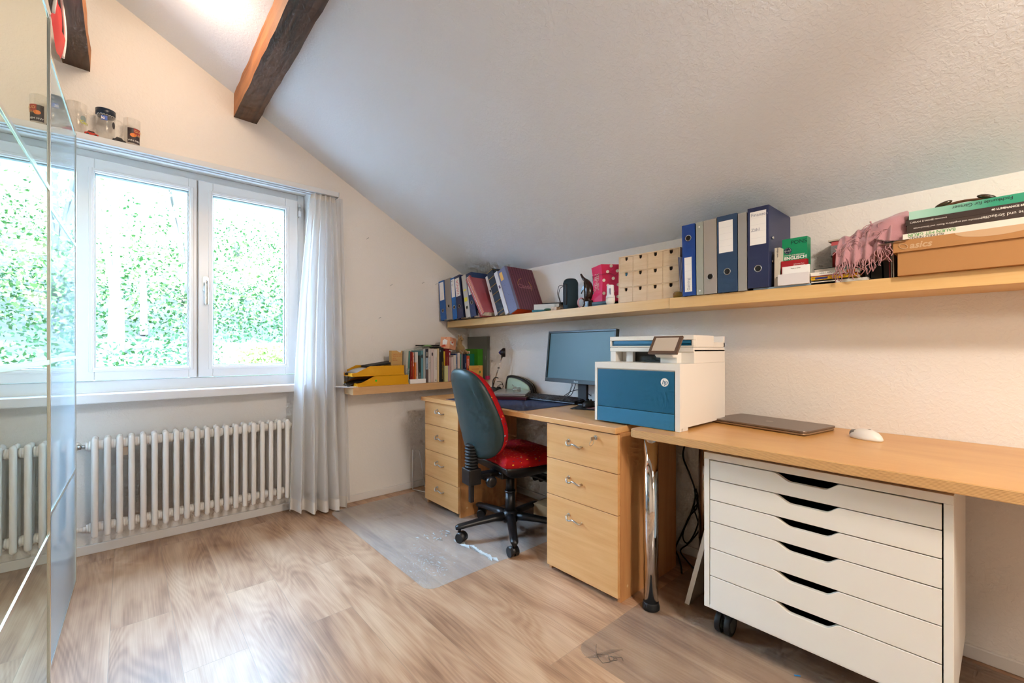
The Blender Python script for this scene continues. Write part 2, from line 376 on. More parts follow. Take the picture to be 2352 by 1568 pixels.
# window ------------------------------------------------------------
YF = .14
def frame_rect(mb, x0, x1, z0, z1, w, y0, y1, mi=0, wl=None, wr=None, wt=None, wb=None):
    wl = wl or w; wr = wr or w; wt = wt or w; wb = wb or w
    mb.box(x0, x0+wl, y0, y1, z0, z1, mi); mb.box(x1-wr, x1, y0, y1, z0, z1, mi)
    mb.box(x0+wl, x1-wr, y0, y1, z1-wt, z1, mi); mb.box(x0+wl, x1-wr, y0, y1, z0, z0+wb, mi)
win = thing('window_1', 'white double casement window above the radiator', 'window'); del win['label']; del win['category']; win['kind'] = 'structure'
mb = MB(); frame_rect(mb, WX0, WX1, .80, 2.085, .05, YF, YF+.07, wb=.09, wt=.043, wr=.045)
mb.box(-2.44, -2.372, YF, YF+.07, .85, 2.05)
mb.box(-1.885, -1.835, YF+.01, YF+.07, .85, 2.05)
mb.build('window_frame', 'window_white', win, bevel=.004)
def sash(x0, x1, gx0, gx1, name):
    z0, z1, gz0, gz1 = .893, 2.043, .960, 1.971
    m = MB(); frame_rect(m, x0, x1, z0, z1, .07, YF-.016, YF+.05, wl=gx0-x0, wr=x1-gx1, wt=z1-gz1, wb=gz0-z0)
    s = m.build(name, 'window_white', win, bevel=.004)
    m = MB(); frame_rect(m, gx0-.022, gx1+.022, gz0-.022, gz1+.022, .022, YF-.0205, YF+.0, wl=.014, wr=.014, wt=.014, wb=.014)
    m.build('glazing_bead', 'window_white', s, bevel=.002)
    m = MB(); frame_rect(m, gx0-.002, gx1+.002, gz0-.002, gz1+.002, .006, YF+.0, YF+.03)
    m.build('spacer_bar', mat('spacer', '#7d8a8a', .5), s)
    MB().box(gx0-.003, gx1+.003, YF+.012, YF+.016, gz0-.003, gz1+.003).build('pane', 'pane_glass', s)
    return s
sash(-2.372, -1.865, -2.297, -1.903, 'window_sash')
s2 = sash(-1.858, -1.317, -1.787, -1.3925, 'window_sash')
sash(-2.93, -2.44, -2.86, -2.51, 'window_sash')
h = MB(); hx, hy = -1.823, YF-.017
h.prism([(hx+.016*math.cos(a)*1.0, hy, 1.438+(.032 if math.sin(a) > 0 else -.032)+.014*math.sin(a)) for a in [2*PI*i/24 for i in range(24)]], (0, -.009, 0))
h.cyl((hx, hy-.008, 1.438), (hx, hy-.045, 1.438), .009, .008)
h.tube([(hx, hy-.04, 1.452), (hx, hy-.048, 1.435), (hx, hy-.046, 1.38), (hx, hy-.044, 1.315)], lambda t: .0095-.001*t, 10)
h.build('window_handle', 'steel', win, bevel=.001, label='brushed metal lever handle')
for z in (1.985, .93):
    MB().cyl((-1.309, YF-.026, z-.05), (-1.309, YF-.026, z+.03), .009, n=12).box(-1.309, -1.298, YF-.02, YF, z-.05, z+.03).cyl((-1.309, YF-.026, z-.012), (-1.309, YF-.026, z+.012), .0096, n=12, mi=1).build('hinge', ['window_white', 'steel'], win)
struct(MB().box(WX0, WX1, -.02, .142, .791, .831).box(WX0, WX1, -.02, .0, .788, .791), 'trim_1', mat('sill_white', '#e4e4e6', .3), bevel=.004)
# curtain board above the window
t = thing('curtain_rail', 'white curtain rail board along the top of the window, mugs standing on it', 'curtain rail', (-2.0, 0, 2.055))
MB().box(-.93, .875, -.09, 0, .006, .030).box(-.93, .875, -.09, -.074, 0, .006).box(-.93, .875, -.052, -.038, 0, .006).box(-.93, .875, -.016, 0, 0, .006).build('rail_profile', mat('rail_white', '#dde0e2', .35), t, bevel=.001)
MB().box(.8755, .878, -.09, 0, -.001, .031).build('end_cap', mat('rail_cap', '#b9bdbf', .4), t, bevel=.001)

# radiator ------------------------------------------------------------
rad = thing('radiator', 'white column radiator in the niche under the window', 'radiator', (-2.291, 0, .1176))
sec = MB()
for y in (0, .036+.03):
    prof = [(.001, 0)]+[(.0132*math.sin(a), .0132-.0132*math.cos(a)) for a in (PI/6, PI/3, PI/2)]+[(.0132, .47)]+[(.0132*math.cos(a), .485+.0132*math.sin(a)) for a in (0, PI/6, PI/3)]+[(.001, .4985)]
    sec.lathe(prof, (0, y, 0), n=14)
for z in (.045, .455):
    for x0 in (-.0231, .0125): sec.cyl((x0, .033, z), (x0+.0106, .033, z), .024, n=18)
    sec.cyl((-.0125, .033, z), (.0125, .033, z), .021, n=18)
    sec.box(-.009, .009, 0, .066, z-.016, z+.018)
first = sec.build('radiator_column', 'radiator_white', rad)
for i in range(1, 20):
    c = first.copy(); COL.objects.link(c); c.parent = rad; c.location = (i*.0462, 0, 0)
mb = MB().cyl((-.024, .033, .455), (-.034, .033, .455), .020, n=8).cyl((-.034, .033, .455), (-.05, .033, .455), .008, mi=1).cyl((-.05, .033, .455), (-.062, .033, .455), .013, mi=1)
mb.build('valve_fitting', ['radiator_white', 'steel'], rad)
MB().lathe([(.014, 0), (.021, .006), (.023, .03), (.02, .045), (.012, .048)], (-.072, .033, .455), axis='y').cyl((-.062, .033, .455), (-.085, .033, .455), .012).build('thermostat_knob', 'white_plastic', rad)
MB().cyl((-.024, .033, .045), (-.032, .033, .045), .02, n=8).cyl((-.032, .033, .045), (-.044, .033, .045), .012, n=6).cyl((-.044, .033, .045), (-.066, .033, .045), .009).cyl((-.06, .033, .045), (-.072, .033, .045), .013, n=6).tube([(-.07, .033, .045), (-.2, .033, .045), (-.21, .04, .045), (-.21, .13, .045)], .008).build('return_pipe', 'radiator_white', rad)
MB().cyl((.901, .033, .455), (.912, .033, .455), .014, n=8).cyl((.912, .033, .455), (.925, .033, .455), .005, n=8).build('bleed_valve', 'radiator_white', rad)
for x in (.115, .74):
    MB().box(x-.008, x+.008, .066, .142, .40, .42).cyl((x, .05, .43), (x, .142, .43), .006).box(x-.01, x+.01, .06, .066, .385, .44).build('wall_bracket', 'steel', rad)

# curtain --------------------------------------------------------------
mcur = bpy.data.materials.new('sheer'); mcur.use_nodes = True; nt = mcur.node_tree; nt.nodes.clear(); N = nt.nodes.new; L = nt.links.new
o_ = N('ShaderNodeOutputMaterial'); d_ = N('ShaderNodeBsdfDiffuse'); d_.inputs[0].default_value = (.93, .93, .93, 1); tl = N('ShaderNodeBsdfTranslucent'); tl.inputs[0].default_value = (.95, .95, .95, 1)
tr = N('ShaderNodeBsdfTransparent'); a_ = N('ShaderNodeMixShader'); a_.inputs[0].default_value = .50; b_ = N('ShaderNodeMixShader'); b_.inputs[0].default_value = .18
L(d_.outputs[0], a_.inputs[1]); L(tl.outputs[0], a_.inputs[2]); L(a_.outputs[0], b_.inputs[1]); L(tr.outputs[0], b_.inputs[2]); L(b_.outputs[0], o_.inputs[0]); MATS['sheer'] = mcur
mat('hem', '#e9e5df', .9)
def curtain():
    t = thing('curtain', 'white sheer curtain hanging gathered at the right side of the window', 'curtain', (-1.21, -.05, 0))
    ztop = 2.05
    def P(u, v, off=0):
        w = v**.75                                  # v: 0 top .. 1 floor
        xl = -.077*(1-w)+(-.205)*w; xr = .068*(1-w)+.125*w
        if v > .0: xl += -.03*math.sin(min(1, v)*PI)*.4
        x = xl+(xr-xl)*u+.006*math.sin(u*37+v*3)*w
        ph = u*2*PI*4.6+.5*math.sin(v*4)+.4*math.sin(u*9)
        amp = .012+.034*w
        y = amp*math.sin(ph)+.010*w*math.sin(u*2*PI*11+2*v)-.05*w*u*u-.006
        z = ztop*(1-v)+.004+(.045*(1-u)**3*v if v > .5 else 0)
        return (x, y+off, z)
    MB().grid(lambda u, v: P(u, v*.965), 110, 60).build('sheer_cloth', 'sheer', t)
    MB().grid(lambda u, v: P(u, .962+v*.036, -.002), 110, 4).grid(lambda u, v: P(u, .962+v*.036, .002), 110, 2).build('hem', 'hem', t, label='opaque hem band along the bottom')
    MB().grid(lambda u, v: P(u, v*.016, -.0015), 110, 2).build('header_tape', 'hem', t)
    # second narrower layer behind, seen as the grey right margin
    MB().grid(lambda u, v: (.02+.115*u+(.05)*v*u, .030-.004*math.sin(u*26)*(1+v), ztop*(1-v)+.02), 40, 20).build('back_layer', 'sheer', t)
curtain()

# wardrobe with mirrored sliding doors ---------------------------------
wd = thing('wardrobe', 'tall wardrobe with mirrored sliding doors standing along the left side', 'wardrobe', (-2.335, 0, 0), (0, 0, -.024))
mat('carcass_white', '#e6e3de', .5)
MB().box(-.60, -.03, -.30, -.282, 0, 1.99).box(-.60, -.03, -2.32, -2.30, 0, 1.99).box(-.60, -.03, -2.30, -.30, 1.97, 1.99).box(-.60, -.03, -2.30, -.30, 0, .06).box(-.60, -.59, -2.30, -.30, .06, 1.97).box(-.56, -.03, -1.31, -1.29, .06, 1.97).build('carcass', 'carcass_white', wd)
for a in (1.975, .0): MB().box(-.03, -.004, -2.31, -.29, a, a+.025).build('door_track', 'aluminium', wd)
def door(x, y0, y1, glass, far):
    d = MB().box(x-.02, x-.003, y1, y0, .035, 2.0).build('sliding_door', 'carcass_white', wd)
    zs = [.035, .528, 1.021, 1.513, 2.0]
    for a, b in zip(zs, zs[1:]):
        MB().box(x-.004, x, y1+.012, y0-.012, a+.004, b-.004).build('mirror_panel', glass, d)
    m = MB().box(x-.02, x+.0035, y0-.013, y0, .03, 2.008).box(x-.02, x+.0035, y1, y1+.013, .03, 2.008)
    for z in zs: m.box(x-.012, x+.0025, y1+.01, y0-.01, z-.007, z+.007)
    m.build('door_frame', mat('door_alu', '#d9e0df', .22, 1), d, bevel=.001)
door(.000, -.279, -1.29, 'mirror_far', True)
door(.024, -1.190, -2.30, 'mirror_near', False)
t = thing('lampshade', 'bright red plastic hood with a white rim on a stem, on top of the wardrobe', 'lampshade', (-2.372, -.70, 2.0))
mat('red_gloss', '#cf0a14', .45, spec=.3)
MB().cyl((-.06, 0, 0), (-.06, 0, .02), .05).tube([(-.06, 0, .02), (-.05, 0, .12), (-.045, 0, .2)], .016).build('stem', 'red_gloss', t)
mb = MB(); sh = lambda u, v: (-.17+.20*math.sin(v*1.25)*1.0, -.14+.28*u, .16+.40*v+.03*math.sin(u*PI)+(.02*(round(v*3)/3-v)))
mb.grid(lambda u, v: ((-.15+.16*(1-abs(2*v-.35)**2*.25))+.012*((v*4) % 1), -.15+.30*u, .17+.42*v+.02*math.cos(u*PI*2)), 12, 16)
mb.build('hood', 'red_gloss', t)
for s_ in (-1, 1): MB().tube([(.012, s_*.155, .20), (.018, s_*.155, .3), (.005, s_*.155, .44), (-.03, s_*.155, .60)], .0045, 8).build('rim', 'white', t)

# roof beams ---------------------------------------------------------------
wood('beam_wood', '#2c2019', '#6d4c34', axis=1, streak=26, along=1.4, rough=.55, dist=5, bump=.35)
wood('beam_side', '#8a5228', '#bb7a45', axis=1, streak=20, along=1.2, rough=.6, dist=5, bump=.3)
def beam(x0, x1, z0, z1, lab, seed, y1=YB):
    rnd = random.Random(seed); n = 60; mb = MB(); vs = []
    for i in range(n+1):
        y = .0+(y1)*i/n; j = [rnd.uniform(-.0025, .0025) for _ in range(8)]
        vs.append([(x0+j[0], y, z0+j[1]), (x1+j[2], y, z0+j[3]), (x1+j[4], y, z1), (x0+j[6], y, z1)])
    for i in range(n):
        a, b = vs[i], vs[i+1]
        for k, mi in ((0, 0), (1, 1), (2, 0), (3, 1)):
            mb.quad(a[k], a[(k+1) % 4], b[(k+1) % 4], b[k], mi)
    mb.quad(*vs[0]); mb.quad(*vs[-1])
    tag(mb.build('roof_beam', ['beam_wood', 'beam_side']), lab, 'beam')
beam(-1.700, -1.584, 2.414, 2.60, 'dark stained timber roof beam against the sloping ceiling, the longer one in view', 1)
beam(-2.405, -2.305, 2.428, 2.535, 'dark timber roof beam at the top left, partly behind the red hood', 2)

# ================================================================== LAMPS OF THE ROOM AND ADDED FILL LAMPS
def globe(loc, e, color, lab, r=.11, es=6):
    t = thing('ceiling_lamp', lab, 'lamp', loc)
    MB().ball((0, 0, 0), r, r, r*.75, 24, 14).build('lamp_globe', mat('globe_'+str(es), '#fff2e0', .3, emit='#ffe2bd', es=es), t)
    MB().cyl((0, 0, r*.6), (0, 0, r*.85), r*.7).build('ceiling_rose', 'white', t)
    d = bpy.data.lights.new('lamp_light', 'POINT'); d.energy = e; d.color = color; d.shadow_soft_size = r*1.05
    l = bpy.data.objects.new('lamp_light', d); COL.objects.link(l); l.parent = t; l.location = (0, 0, -r*.9)
globe((-.96, -3.2, 2.04), .3, (1, .80, .60), 'round opal lamp on the sloping ceiling behind the camera', es=8, r=.10)
globe((-2.05, -.72, 2.71), 6, (1, .76, .54), 'round opal lamp hanging high by the ridge above the window')
t = thing('ceiling_lamp', 'added fill lamp in a dish shade, unseen behind the camera', 'lamp', (-1.46, -3.9, 2.2), (math.radians(30), 0, math.radians(-5)))  # fill light added to brighten the room, given a dish lamp's shape
MB().lathe([(.20, .0), (.17, .05), (.08, .10), (.02, .11)], n=36).cyl((0, 0, .11), (0, .08, .30), .005).build('shade', 'white', t)
area('lamp_light', (0, 0, -.012), (0, 0, 0), .25, .25, 18, (1, .89, .79)).parent = t
t = thing('fill_floor_lamp', 'added warm fill lamp on a floor stand, unseen behind the camera', 'lamp', (-1.45, -4.35, 0))  # warm fill added for the right wall, given a floor lamp's shape
MB().cyl((0, 0, 0), (0, 0, .02), .14, n=30).cyl((0, 0, .02), (0, 0, 1.62), .010).build('stand', 'white', t)
MB().lathe([(.18, .0), (.15, .05), (.07, .10), (.02, .11)], n=36).build('lamp_shade', 'white', t, loc=(0, 0, 1.65), rot=(math.radians(46), 0, math.radians(-42)))
o = area('lamp_light', (0, 0, 1.65), (math.radians(46), 0, math.radians(-42)), .24, .24, 6.5, (1, .84, .70)); o.parent = t; o.location = Vector((0, 0, 1.65))+Euler((math.radians(46), 0, math.radians(-42))).to_matrix() @ Vector((0, 0, -.012))
# ================================================================== OUTSIDE: wooded bank behind the house
def leafmat(name, c, t=.5):
    m = bpy.data.materials.new(name); m.use_nodes = True; nt = m.node_tree; nt.nodes.clear(); N = nt.nodes.new; L = nt.links.new
    o = N('ShaderNodeOutputMaterial'); d = N('ShaderNodeBsdfDiffuse'); d.inputs[0].default_value = lin(c); tl = N('ShaderNodeBsdfTranslucent'); tl.inputs[0].default_value = lin(c)
    x = N('ShaderNodeMixShader'); x.inputs[0].default_value = t; L(d.outputs[0], x.inputs[1]); L(tl.outputs[0], x.inputs[2]); L(x.outputs[0], o.inputs[0]); MATS[name] = m
leafmat('leaf_bright', '#7c9c54'); leafmat('leaf_mid', '#547a3a'); leafmat('leaf_dark', '#263f1e'); leafmat('leaf_ivy', '#3a5238'); leafmat('leaf_yellow', '#a4b86c')
mat('soil', '#3d3a36', .9, var=.5, vscale=3); mat('bark_pale', '#7d7868', .8, var=.3, vscale=12); mat('bark_grey', '#4c483e', .8, var=.3, vscale=10)
def ground_z(y): return -.5+max(0, y-2.3)*.52
o = MB().grid(lambda u, v: (-16+22*u, .8+17*v, ground_z(.8+17*v)-.05+.15*math.sin(u*23)*math.sin(v*11)), 40, 30).build('bank_slope', 'soil'); o['kind'] = 'structure'
def leaves(mb, n, fn, size, mis=(0,)):
    for i in range(n):
        c = Vector(fn()); a = Vector((random.gauss(0, 1), random.gauss(0, 1), random.gauss(0, .8))).normalized(); b = a.cross(Vector((random.gauss(0, 1), random.gauss(0, 1), random.gauss(0, 1)))).normalized()
        s = size*random.uniform(.6, 1.3)
        mb.add([c-a*s, c+b*s*.6, c+a*s, c-b*s*.6], [(0, 1, 2, 3)], random.choice(mis))
def slopepts(y0, y1, h0, h1, x0=None, x1=None):
    def f():
        y = random.uniform(y0, y1); d = (y+3)/3.0
        xa = -2.177-1.15*(y+3)*.55 if x0 is None else x0; xb = -2.177+.62*(y+3) if x1 is None else x1
        return (random.uniform(xa, xb), y, ground_z(y)+random.uniform(h0, h1))
    return f
mb = MB(); leaves(mb, 20000, slopepts(2.8, 7.5, 0, .2), .030, (0, 0, 1)); o = mb.build('ivy', ['leaf_ivy', 'leaf_dark']); tag(o, 'low ivy and leaves covering the foot of the bank outside the window', 'ivy'); o['kind'] = 'stuff'
mb = MB(); leaves(mb, 32000, slopepts(5.6, 10.0, .0, 1.0), .036, (0, 1, 2, 0, 3)); o = mb.build('undergrowth', ['leaf_bright', 'leaf_mid', 'leaf_dark', 'leaf_yellow']); tag(o, 'bright green undergrowth on the bank outside the window', 'undergrowth'); o['kind'] = 'stuff'
mb = MB(); leaves(mb, 40000, slopepts(9.5, 16.5, .3, 6.0), .045, (0, 1, 3, 3)); o = mb.build('woodland', ['leaf_bright', 'leaf_mid', 'leaf_dark', 'leaf_yellow']); tag(o, 'pale airy spring foliage of the wood at the top of the bank', 'woodland'); o['kind'] = 'stuff'
def tree(x, y, h, r, lab, stems, lean, crown, seed, bark='bark_pale', leaf='leaf_yellow'):
    rnd = random.Random(seed); g = ground_z(y); t = thing('tree', lab, 'tree', (x, y, g-.05)); tips = []
    tr = MB()
    for k in range(stems):
        a = rnd.uniform(-.35, .35); dx = lean+a*1.2; top = Vector((dx*h*.5, rnd.uniform(-.6, .6), h*rnd.uniform(.8, 1)))
        p = [(0, 0, 0), (dx*.25, 0, h*.18), (top.x*.5, top.y*.4, h*.5), tuple(top)]
        tr.tube(p, lambda q: r*(1-(.25 if h < 2 else .7)*q)*(1 if stems == 1 else .6), 8); tips.append(top)
    if stems > 1: tr.cyl((0, 0, 0), (0, 0, h*.12), r*1.2, r)
    tr.build('trunk', bark, t)
    br = MB()
    for k in range(crown//90):
        q = rnd.uniform(.25, .95); tp = rnd.choice(tips); s = Vector((tp.x*q*q, tp.y*q, h*q*.95)); e = s+Vector((rnd.gauss(0, .7), rnd.gauss(0, .5), rnd.uniform(.2, 1.1)))
        br.tube([tuple(s), tuple((s+e)/2+Vector((0, 0, -.05))), tuple(e)], lambda z: .018*(1-.8*z), 5, smooth=3); tips.append(e)
    br.build('branch', bark, t)
    st = random.getstate(); random.seed(seed)
    def f():
        tp = random.choice(tips); q = random.uniform(.35, 1.05)
        return (tp.x*q+random.gauss(0, .45), tp.y+random.gauss(0, .45), max(h*.25, tp.z*q+random.gauss(0, .4)))
    mb = MB(); leaves(mb, crown, f, .05, (0, 1)); mb.build('foliage', [leaf, 'leaf_bright'], t); random.setstate(st)
tree(-2.27, 5.2, 6.5, .080, 'pale forked tree outside, seen in the left part of the left window pane', 3, .02, 900, 11)
tree(-1.96, 5.8, .95, .052, 'short pale cut trunk standing outside the middle of the left window pane', 1, .0, 60, 12)
tree(-1.35, 7.0, 6.0, .07, 'slender multi-stemmed tree outside towards the right edge of the left pane', 6, -.05, 900, 13, 'bark_grey')
tree(.9, 8.6, 7.5, .11, 'ivy-clad trunk outside, seen in the right part of the right pane', 1, -.02, 1500, 14, 'bark_grey', 'leaf_bright')
tree(-.1, 9.6, 7.0, .06, 'thin grey tree outside, seen in the left part of the right pane', 3, .03, 900, 15, 'bark_grey', 'leaf_bright')
tree(-4.6, 7.5, 7.0, .10, 'grey tree outside that shows only in the mirrored doors', 2, 0, 800, 16, 'bark_grey')
t = thing('shrub', 'pale yellow-green shrub outside the lower right corner of the right pane', 'shrub', (-.86, 3.1, -.1))
mb = MB(); leaves(mb, 4000, lambda: (random.gauss(0, .22), random.gauss(0, .2), 1.22-abs(random.gauss(0, .30))), .028, (0, 0, 1)); mb.build('foliage', ['leaf_yellow', 'leaf_bright'], t)
mb = MB(); [mb.tube([(0, 0, -.4), (.1*math.cos(k), .1*math.sin(k), .4), (.3*math.cos(k), .25*math.sin(k), 1.0)], .012, 5) for k in range(7)]; mb.build('stem', 'bark_grey', t)

# ================================================================== FURNITURE
def wavy_handle(L=.074):
    """chrome wave pull, along local y, standing off towards -x"""
    h = MB()
    h.tube([(.002, .038, .012), (-.018, .037, .010), (-.026, .028, -.003), (-.024, .014, -.004), (-.026, .0, .004), (-.027, -.015, .003), (-.024, -.030, -.003), (-.018, -.038, -.006), (.002, -.037, -.006)],
           lambda t: .0048-.0012*math.sin(t*PI), 10)
    h.cyl((.002, .038, .012), (-.004, .038, .012), .0075, n=14)
    return h
def pedestal(label, y0, y1, xf, xb, ztop, lines, hz, lock=False, feetgap=.03):
    """y0 > y1; fronts face -x"""
    t = thing('drawer_pedestal', label, 'drawer unit', ((xf+xb)/2, (y0+y1)/2, 0))
    ox, oy = (xf+xb)/2, (y0+y1)/2; A = lambda x: x-ox; B = lambda y: y-oy
    m = MB(); w = .016; xs = xf+.018
    m.box(A(xs), A(xb), B(y1), B(y1+w), 0, ztop, 1); m.box(A(xs), A(xb), B(y0-w), B(y0), 0, ztop, 1)
    m.box(A(xs), A(xb), B(y1+w), B(y0-w), ztop-w, ztop); m.box(A(xs), A(xb), B(y1+w), B(y0-w), .04, .056); m.box(A(xb-.008), A(xb), B(y1+w), B(y0-w), .056, ztop-w)
    m.build('cabinet_body', ['beech', 'beech_side'], t, bevel=.0012)
    for y in (y1-.0006, ):
        MB().cyl((A(xs+.05), B(y), .055), (A(xs+.05), B(y+.001), .055), .006, n=14).build('screw_cap', mat('cap_beech', '#e0b984', .4), t)
    for i, (a, b) in enumerate(zip(lines, lines[1:])):
        d = MB().box(A(xf), A(xf+.0165), B(y1+.001), B(y0-.001), a+.0015, b-.0015).build('drawer', 'beech', t, bevel=.001)
        h = wavy_handle().build('handle', 'steel', d, loc=(A(xf), B((y0+y1)/2+(.0 if not lock else .025)), hz[i]), label='satin metal wave-shaped pull')
    if lock:
        MB().cyl((A(xf+.001), B(-1.823), .675), (A(xf-.004), B(-1.823), .675), .0095, n=18).cyl((A(xf-.004), B(-1.823), .675), (A(xf-.010), B(-1.823), .675), .004).box(A(xf-.034), A(xf-.008), B(-1.8240), B(-1.8222), .668, .680).ring((A(xf-.03), B(-1.823), .655), .013, .0009, (0, 1, .3)).build('lock', 'steel', t, label='lock with a key in it')
    return t
pedestal('beech drawer pedestal with four equal drawers at the left end of the desk', -.345, -.745, -.630, -.14, .705, [.030, .195, .371, .546, .702], [.131, .300, .470, .640])
pedestal('beech drawer pedestal with three drawers and a key in its lock', -1.529, -1.936, -.652, -.172, .705, [.022, .365, .538, .702], [.286, .458, .626], lock=True)
t = thing('desk', 'beech office desk top lying on the two drawer pedestals', 'desk', (-.33, -1.135, .705))
m = MB(); o = [(-.330, .793), (-.330, -.795), (.325, -.795), (.325, .793)]
m.prism([(x, y, 0) for x, y in o], (0, 0, .026)); m.build('desktop', 'beech_top', t, bevel=.003, seg=3)

# plywood worktop on chrome legs
t = thing('worktop', 'long birch plywood worktop on chrome tube legs carrying the printer', 'desk', (-.335, -2.9, .707))
pl = [(-.308+.035-.035*math.cos(a), .908-.035+.035*math.sin(a)) for a in [PI/2*k/6 for k in range(7)]]
pl = [(-.333+.03-.03*math.cos(PI/2*k/6), .905-.03+.03*math.sin(PI/2*k/6)) for k in range(7)]+[(.333, .905), (.333, -.6), (-.333, -.6)]
m = MB(); n = len(pl); z1 = .030
m.add([(x, y, z1) for x, y in pl]+[(x, y, 0) for x, y in pl], [tuple(range(n)), tuple(range(n, 2*n))[::-1]], 0)
b = len(m.v)-2*n
for i in range(n): m.f.append((b+i, b+(i+1) % n, b+n+(i+1) % n, b+n+i)); m.m.append(1); m.s.append(False)
m.build('tabletop', ['birch', 'ply_edge'], t, bevel=.0015)
for x, y in ((-.574, -2.041), (-.10, -2.045), (-.574, -3.42), (-.10, -3.42)):
    lg = MB().lathe([(.029, .028), (.029, .706)], (x+.335, y+2.9, -.707), n=32).lathe([(.036, .700), (.036, .706)], (x+.335, y+2.9, -.707), n=32).build('leg', 'chrome', t)
    MB().lathe([(.030, 0.0025), (.034, .006), (.034, .018), (.0305, .026), (.0305, .034)], (x+.335, y+2.9, -.707), n=32).build('foot', 'black_rubber', lg)

# wide white drawer unit on castors
t = thing('drawer_unit', 'wide white six-drawer unit on castors under the plywood worktop', 'drawer unit', (-.36, -2.590, 0))
mat('unit_white', '#f0ece2', .32); mat('unit_dark', '#14130f', .7)
Y0, Y1, F, Bk = .320, -.321, -.238, .24      # local
m = MB(); w = .019
m.box(F, Bk, Y0-w, Y0, .125, .685-.024); m.box(F, Bk, Y1, Y1+w, .125, .685-.024); m.box(F-.001, Bk, Y1, Y0, .661, .685)
m.box(F, Bk, Y1+w, Y0-w, .125, .137); m.box(Bk-.006, Bk, Y1+w, Y0-w, .137, .66)
m.build('carcass', 'unit_white', t, bevel=.0012)
ls = [.128, .243, .342, .438, .517, .597, .677]
ls = [.141, .244, .342, .438, .517, .597, .659]
ls = [.127, .243, .342, .438, .516, .590, .659]
def alex_front(a, b):
    yl, yr = Y0-w-.003, Y1+w+.003
    top = [(yl, b)]
    c0, c1 = .094, -.086; dpt = .022
    for k in range(9): s = k/8; top.append((c0-.052*s, b-dpt*(3*s*s-2*s**3)))
    for k in range(9): s = k/8; top.append((c1+.040*(1-s), b-dpt*(1-(3*s*s-2*s**3))))
    top.append((yr, b))
    poly = [(F-.001, y, z) for y, z in top]+[(F-.001, yr, a), (F-.001, yl, a)]
    return MB().prism(poly, (.016, 0, 0), 0)
for a, b in zip(ls, ls[1:]):
    d = alex_front(a+.0015, b-.0015).build('drawer', 'unit_white', t, bevel=.0012)
    MB().box(F+.016, Bk-.02, Y1+.03, Y1+.04, a+.012, b-.028).box(F+.016, Bk-.02, Y0-.04, Y0-.03, a+.012, b-.028).box(F+.016, Bk-.02, Y1+.03, Y0-.03, a+.008, a+.012).build('drawer_tray', 'unit_dark', d)
for x, y in ((-.12-.0, .285), (-.12, -.28), (.20, .285), (.20, -.28)):
    c = MB().box(x-.03, x+.03, y-.02, y+.02, .118, .125).cyl((x, y, .10), (x, y, .12), .012).tube([(x, y, .105), (x-.02, y, .085), (x-.02, y, .045)], .012, 8).build('castor', 'black_plastic', t)
    for dy in (.017, -.017):
        MB().cyl((x-.02, y+dy-.010, .0375), (x-.02, y+dy+.010, .0375), .0375, n=28).cyl((x-.02, y+dy-.0115, .0375), (x-.02, y+dy+.0115, .0375), .026, n=28, mi=1).build('wheel', ['black_rubber', mat('wheel_grey', '#4a4d4c', .5)], c, bevel=.002)

# leaning panel between worktop leg and drawer unit
t = thing('board', 'white-edged board leaning against the left side of the white drawer unit', 'board', (-.43, -2.112, 0), (math.radians(14.0), 0, 0))
MB().box(0, .34, -.016, -.004, .001, .50, 0).build('panel', mat('board_reflection', '#8d7a66', .5), t)  # brown reflection of the wood is put into the panel's colour
MB().box(-.003, .343, -.004, 0, 0, .503).box(-.003, 0, -.018, -.004, 0, .503).box(-.003, .343, -.018, -.004, 0, .003).build('edging', 'white_plastic', t)

# ------------------------------------------------------------------ wall shelves
def shelf(label, cx, cy, z, L, D, T, axis, m, rot=(0, 0, 0), zoff=0):
    mb = MB()
    if axis == 'y': mb.box(-D, 0, -L, 0, 0, T)
    else: mb.box(0, L, -D, 0, 0, T)
    return tag(mb.build('wall_shelf', m, loc=(cx, cy, z), rot=rot, bevel=.0012), label, 'shelf')
SL = .01258
shelf('thick beech wall shelf above the desk, the left one of the upper pair', -.001, -.036, 1.2265, 1.906, .245, .049, 'y', 'shelf_wood', rot=(-SL, 0, 0))
shelf('thick beech wall shelf above the worktop, the right one of the upper pair', -.001, -1.944, 1.2485, 1.75, .25, .0495, 'y', 'shelf_wood')
shelf('low beech wall shelf on the window wall beside the curtain, carrying yellow trays and books', -1.094, -.001, .762, 1.092, .25, .050, 'x', 'shelf_wood_x')

# ------------------------------------------------------------------ floor mats
glassy('mat_plastic', (.97, .98, .98), rough=.25, haze=.16, hazec=(.80, .82, .82))
glassy('mat_plastic_grey', (.93, .925, .91), rough=.2, haze=.07, hazec=(.66, .65, .63))
def rrect(x0, x1, y0, y1, r, n=8):
    P = []
    for cx, cy, a0 in ((x1-r, y1-r, 0), (x0+r, y1-r, PI/2), (x0+r, y0+r, PI), (x1-r, y0+r, 3*PI/2)):
        P += [(cx+r*math.cos(a0+PI/2*k/n), cy+r*math.sin(a0+PI/2*k/n)) for k in range(n+1)]
    return P
m = MB().prism([(x, y, .0005) for x, y in rrect(-.50, .56, -.62, .61, .055)], (0, 0, .0018))
o = m.build('floor_mat', 'mat_plastic', loc=(-.69, -.71, 0)); tag(o, 'clear frosted chair mat under the red office chair, cracked in the middle', 'floor mat')
m = MB().prism([(x, y, .0005) for x, y in rrect(-.50, .45, -.62, .61, .055)], (0, 0, .0018)); m.s = [False]*len(m.f)
D = lambda x, y: Vector((x+.49, y+2.6, .0027))
rn = random.Random(5)
for k in range(9):
    x = -1.0+.012*k; m.tube([D(x, -2.045-.004*k), D(x+.035, -2.075-.004*k)], .0004, 4, 1, smooth=0)
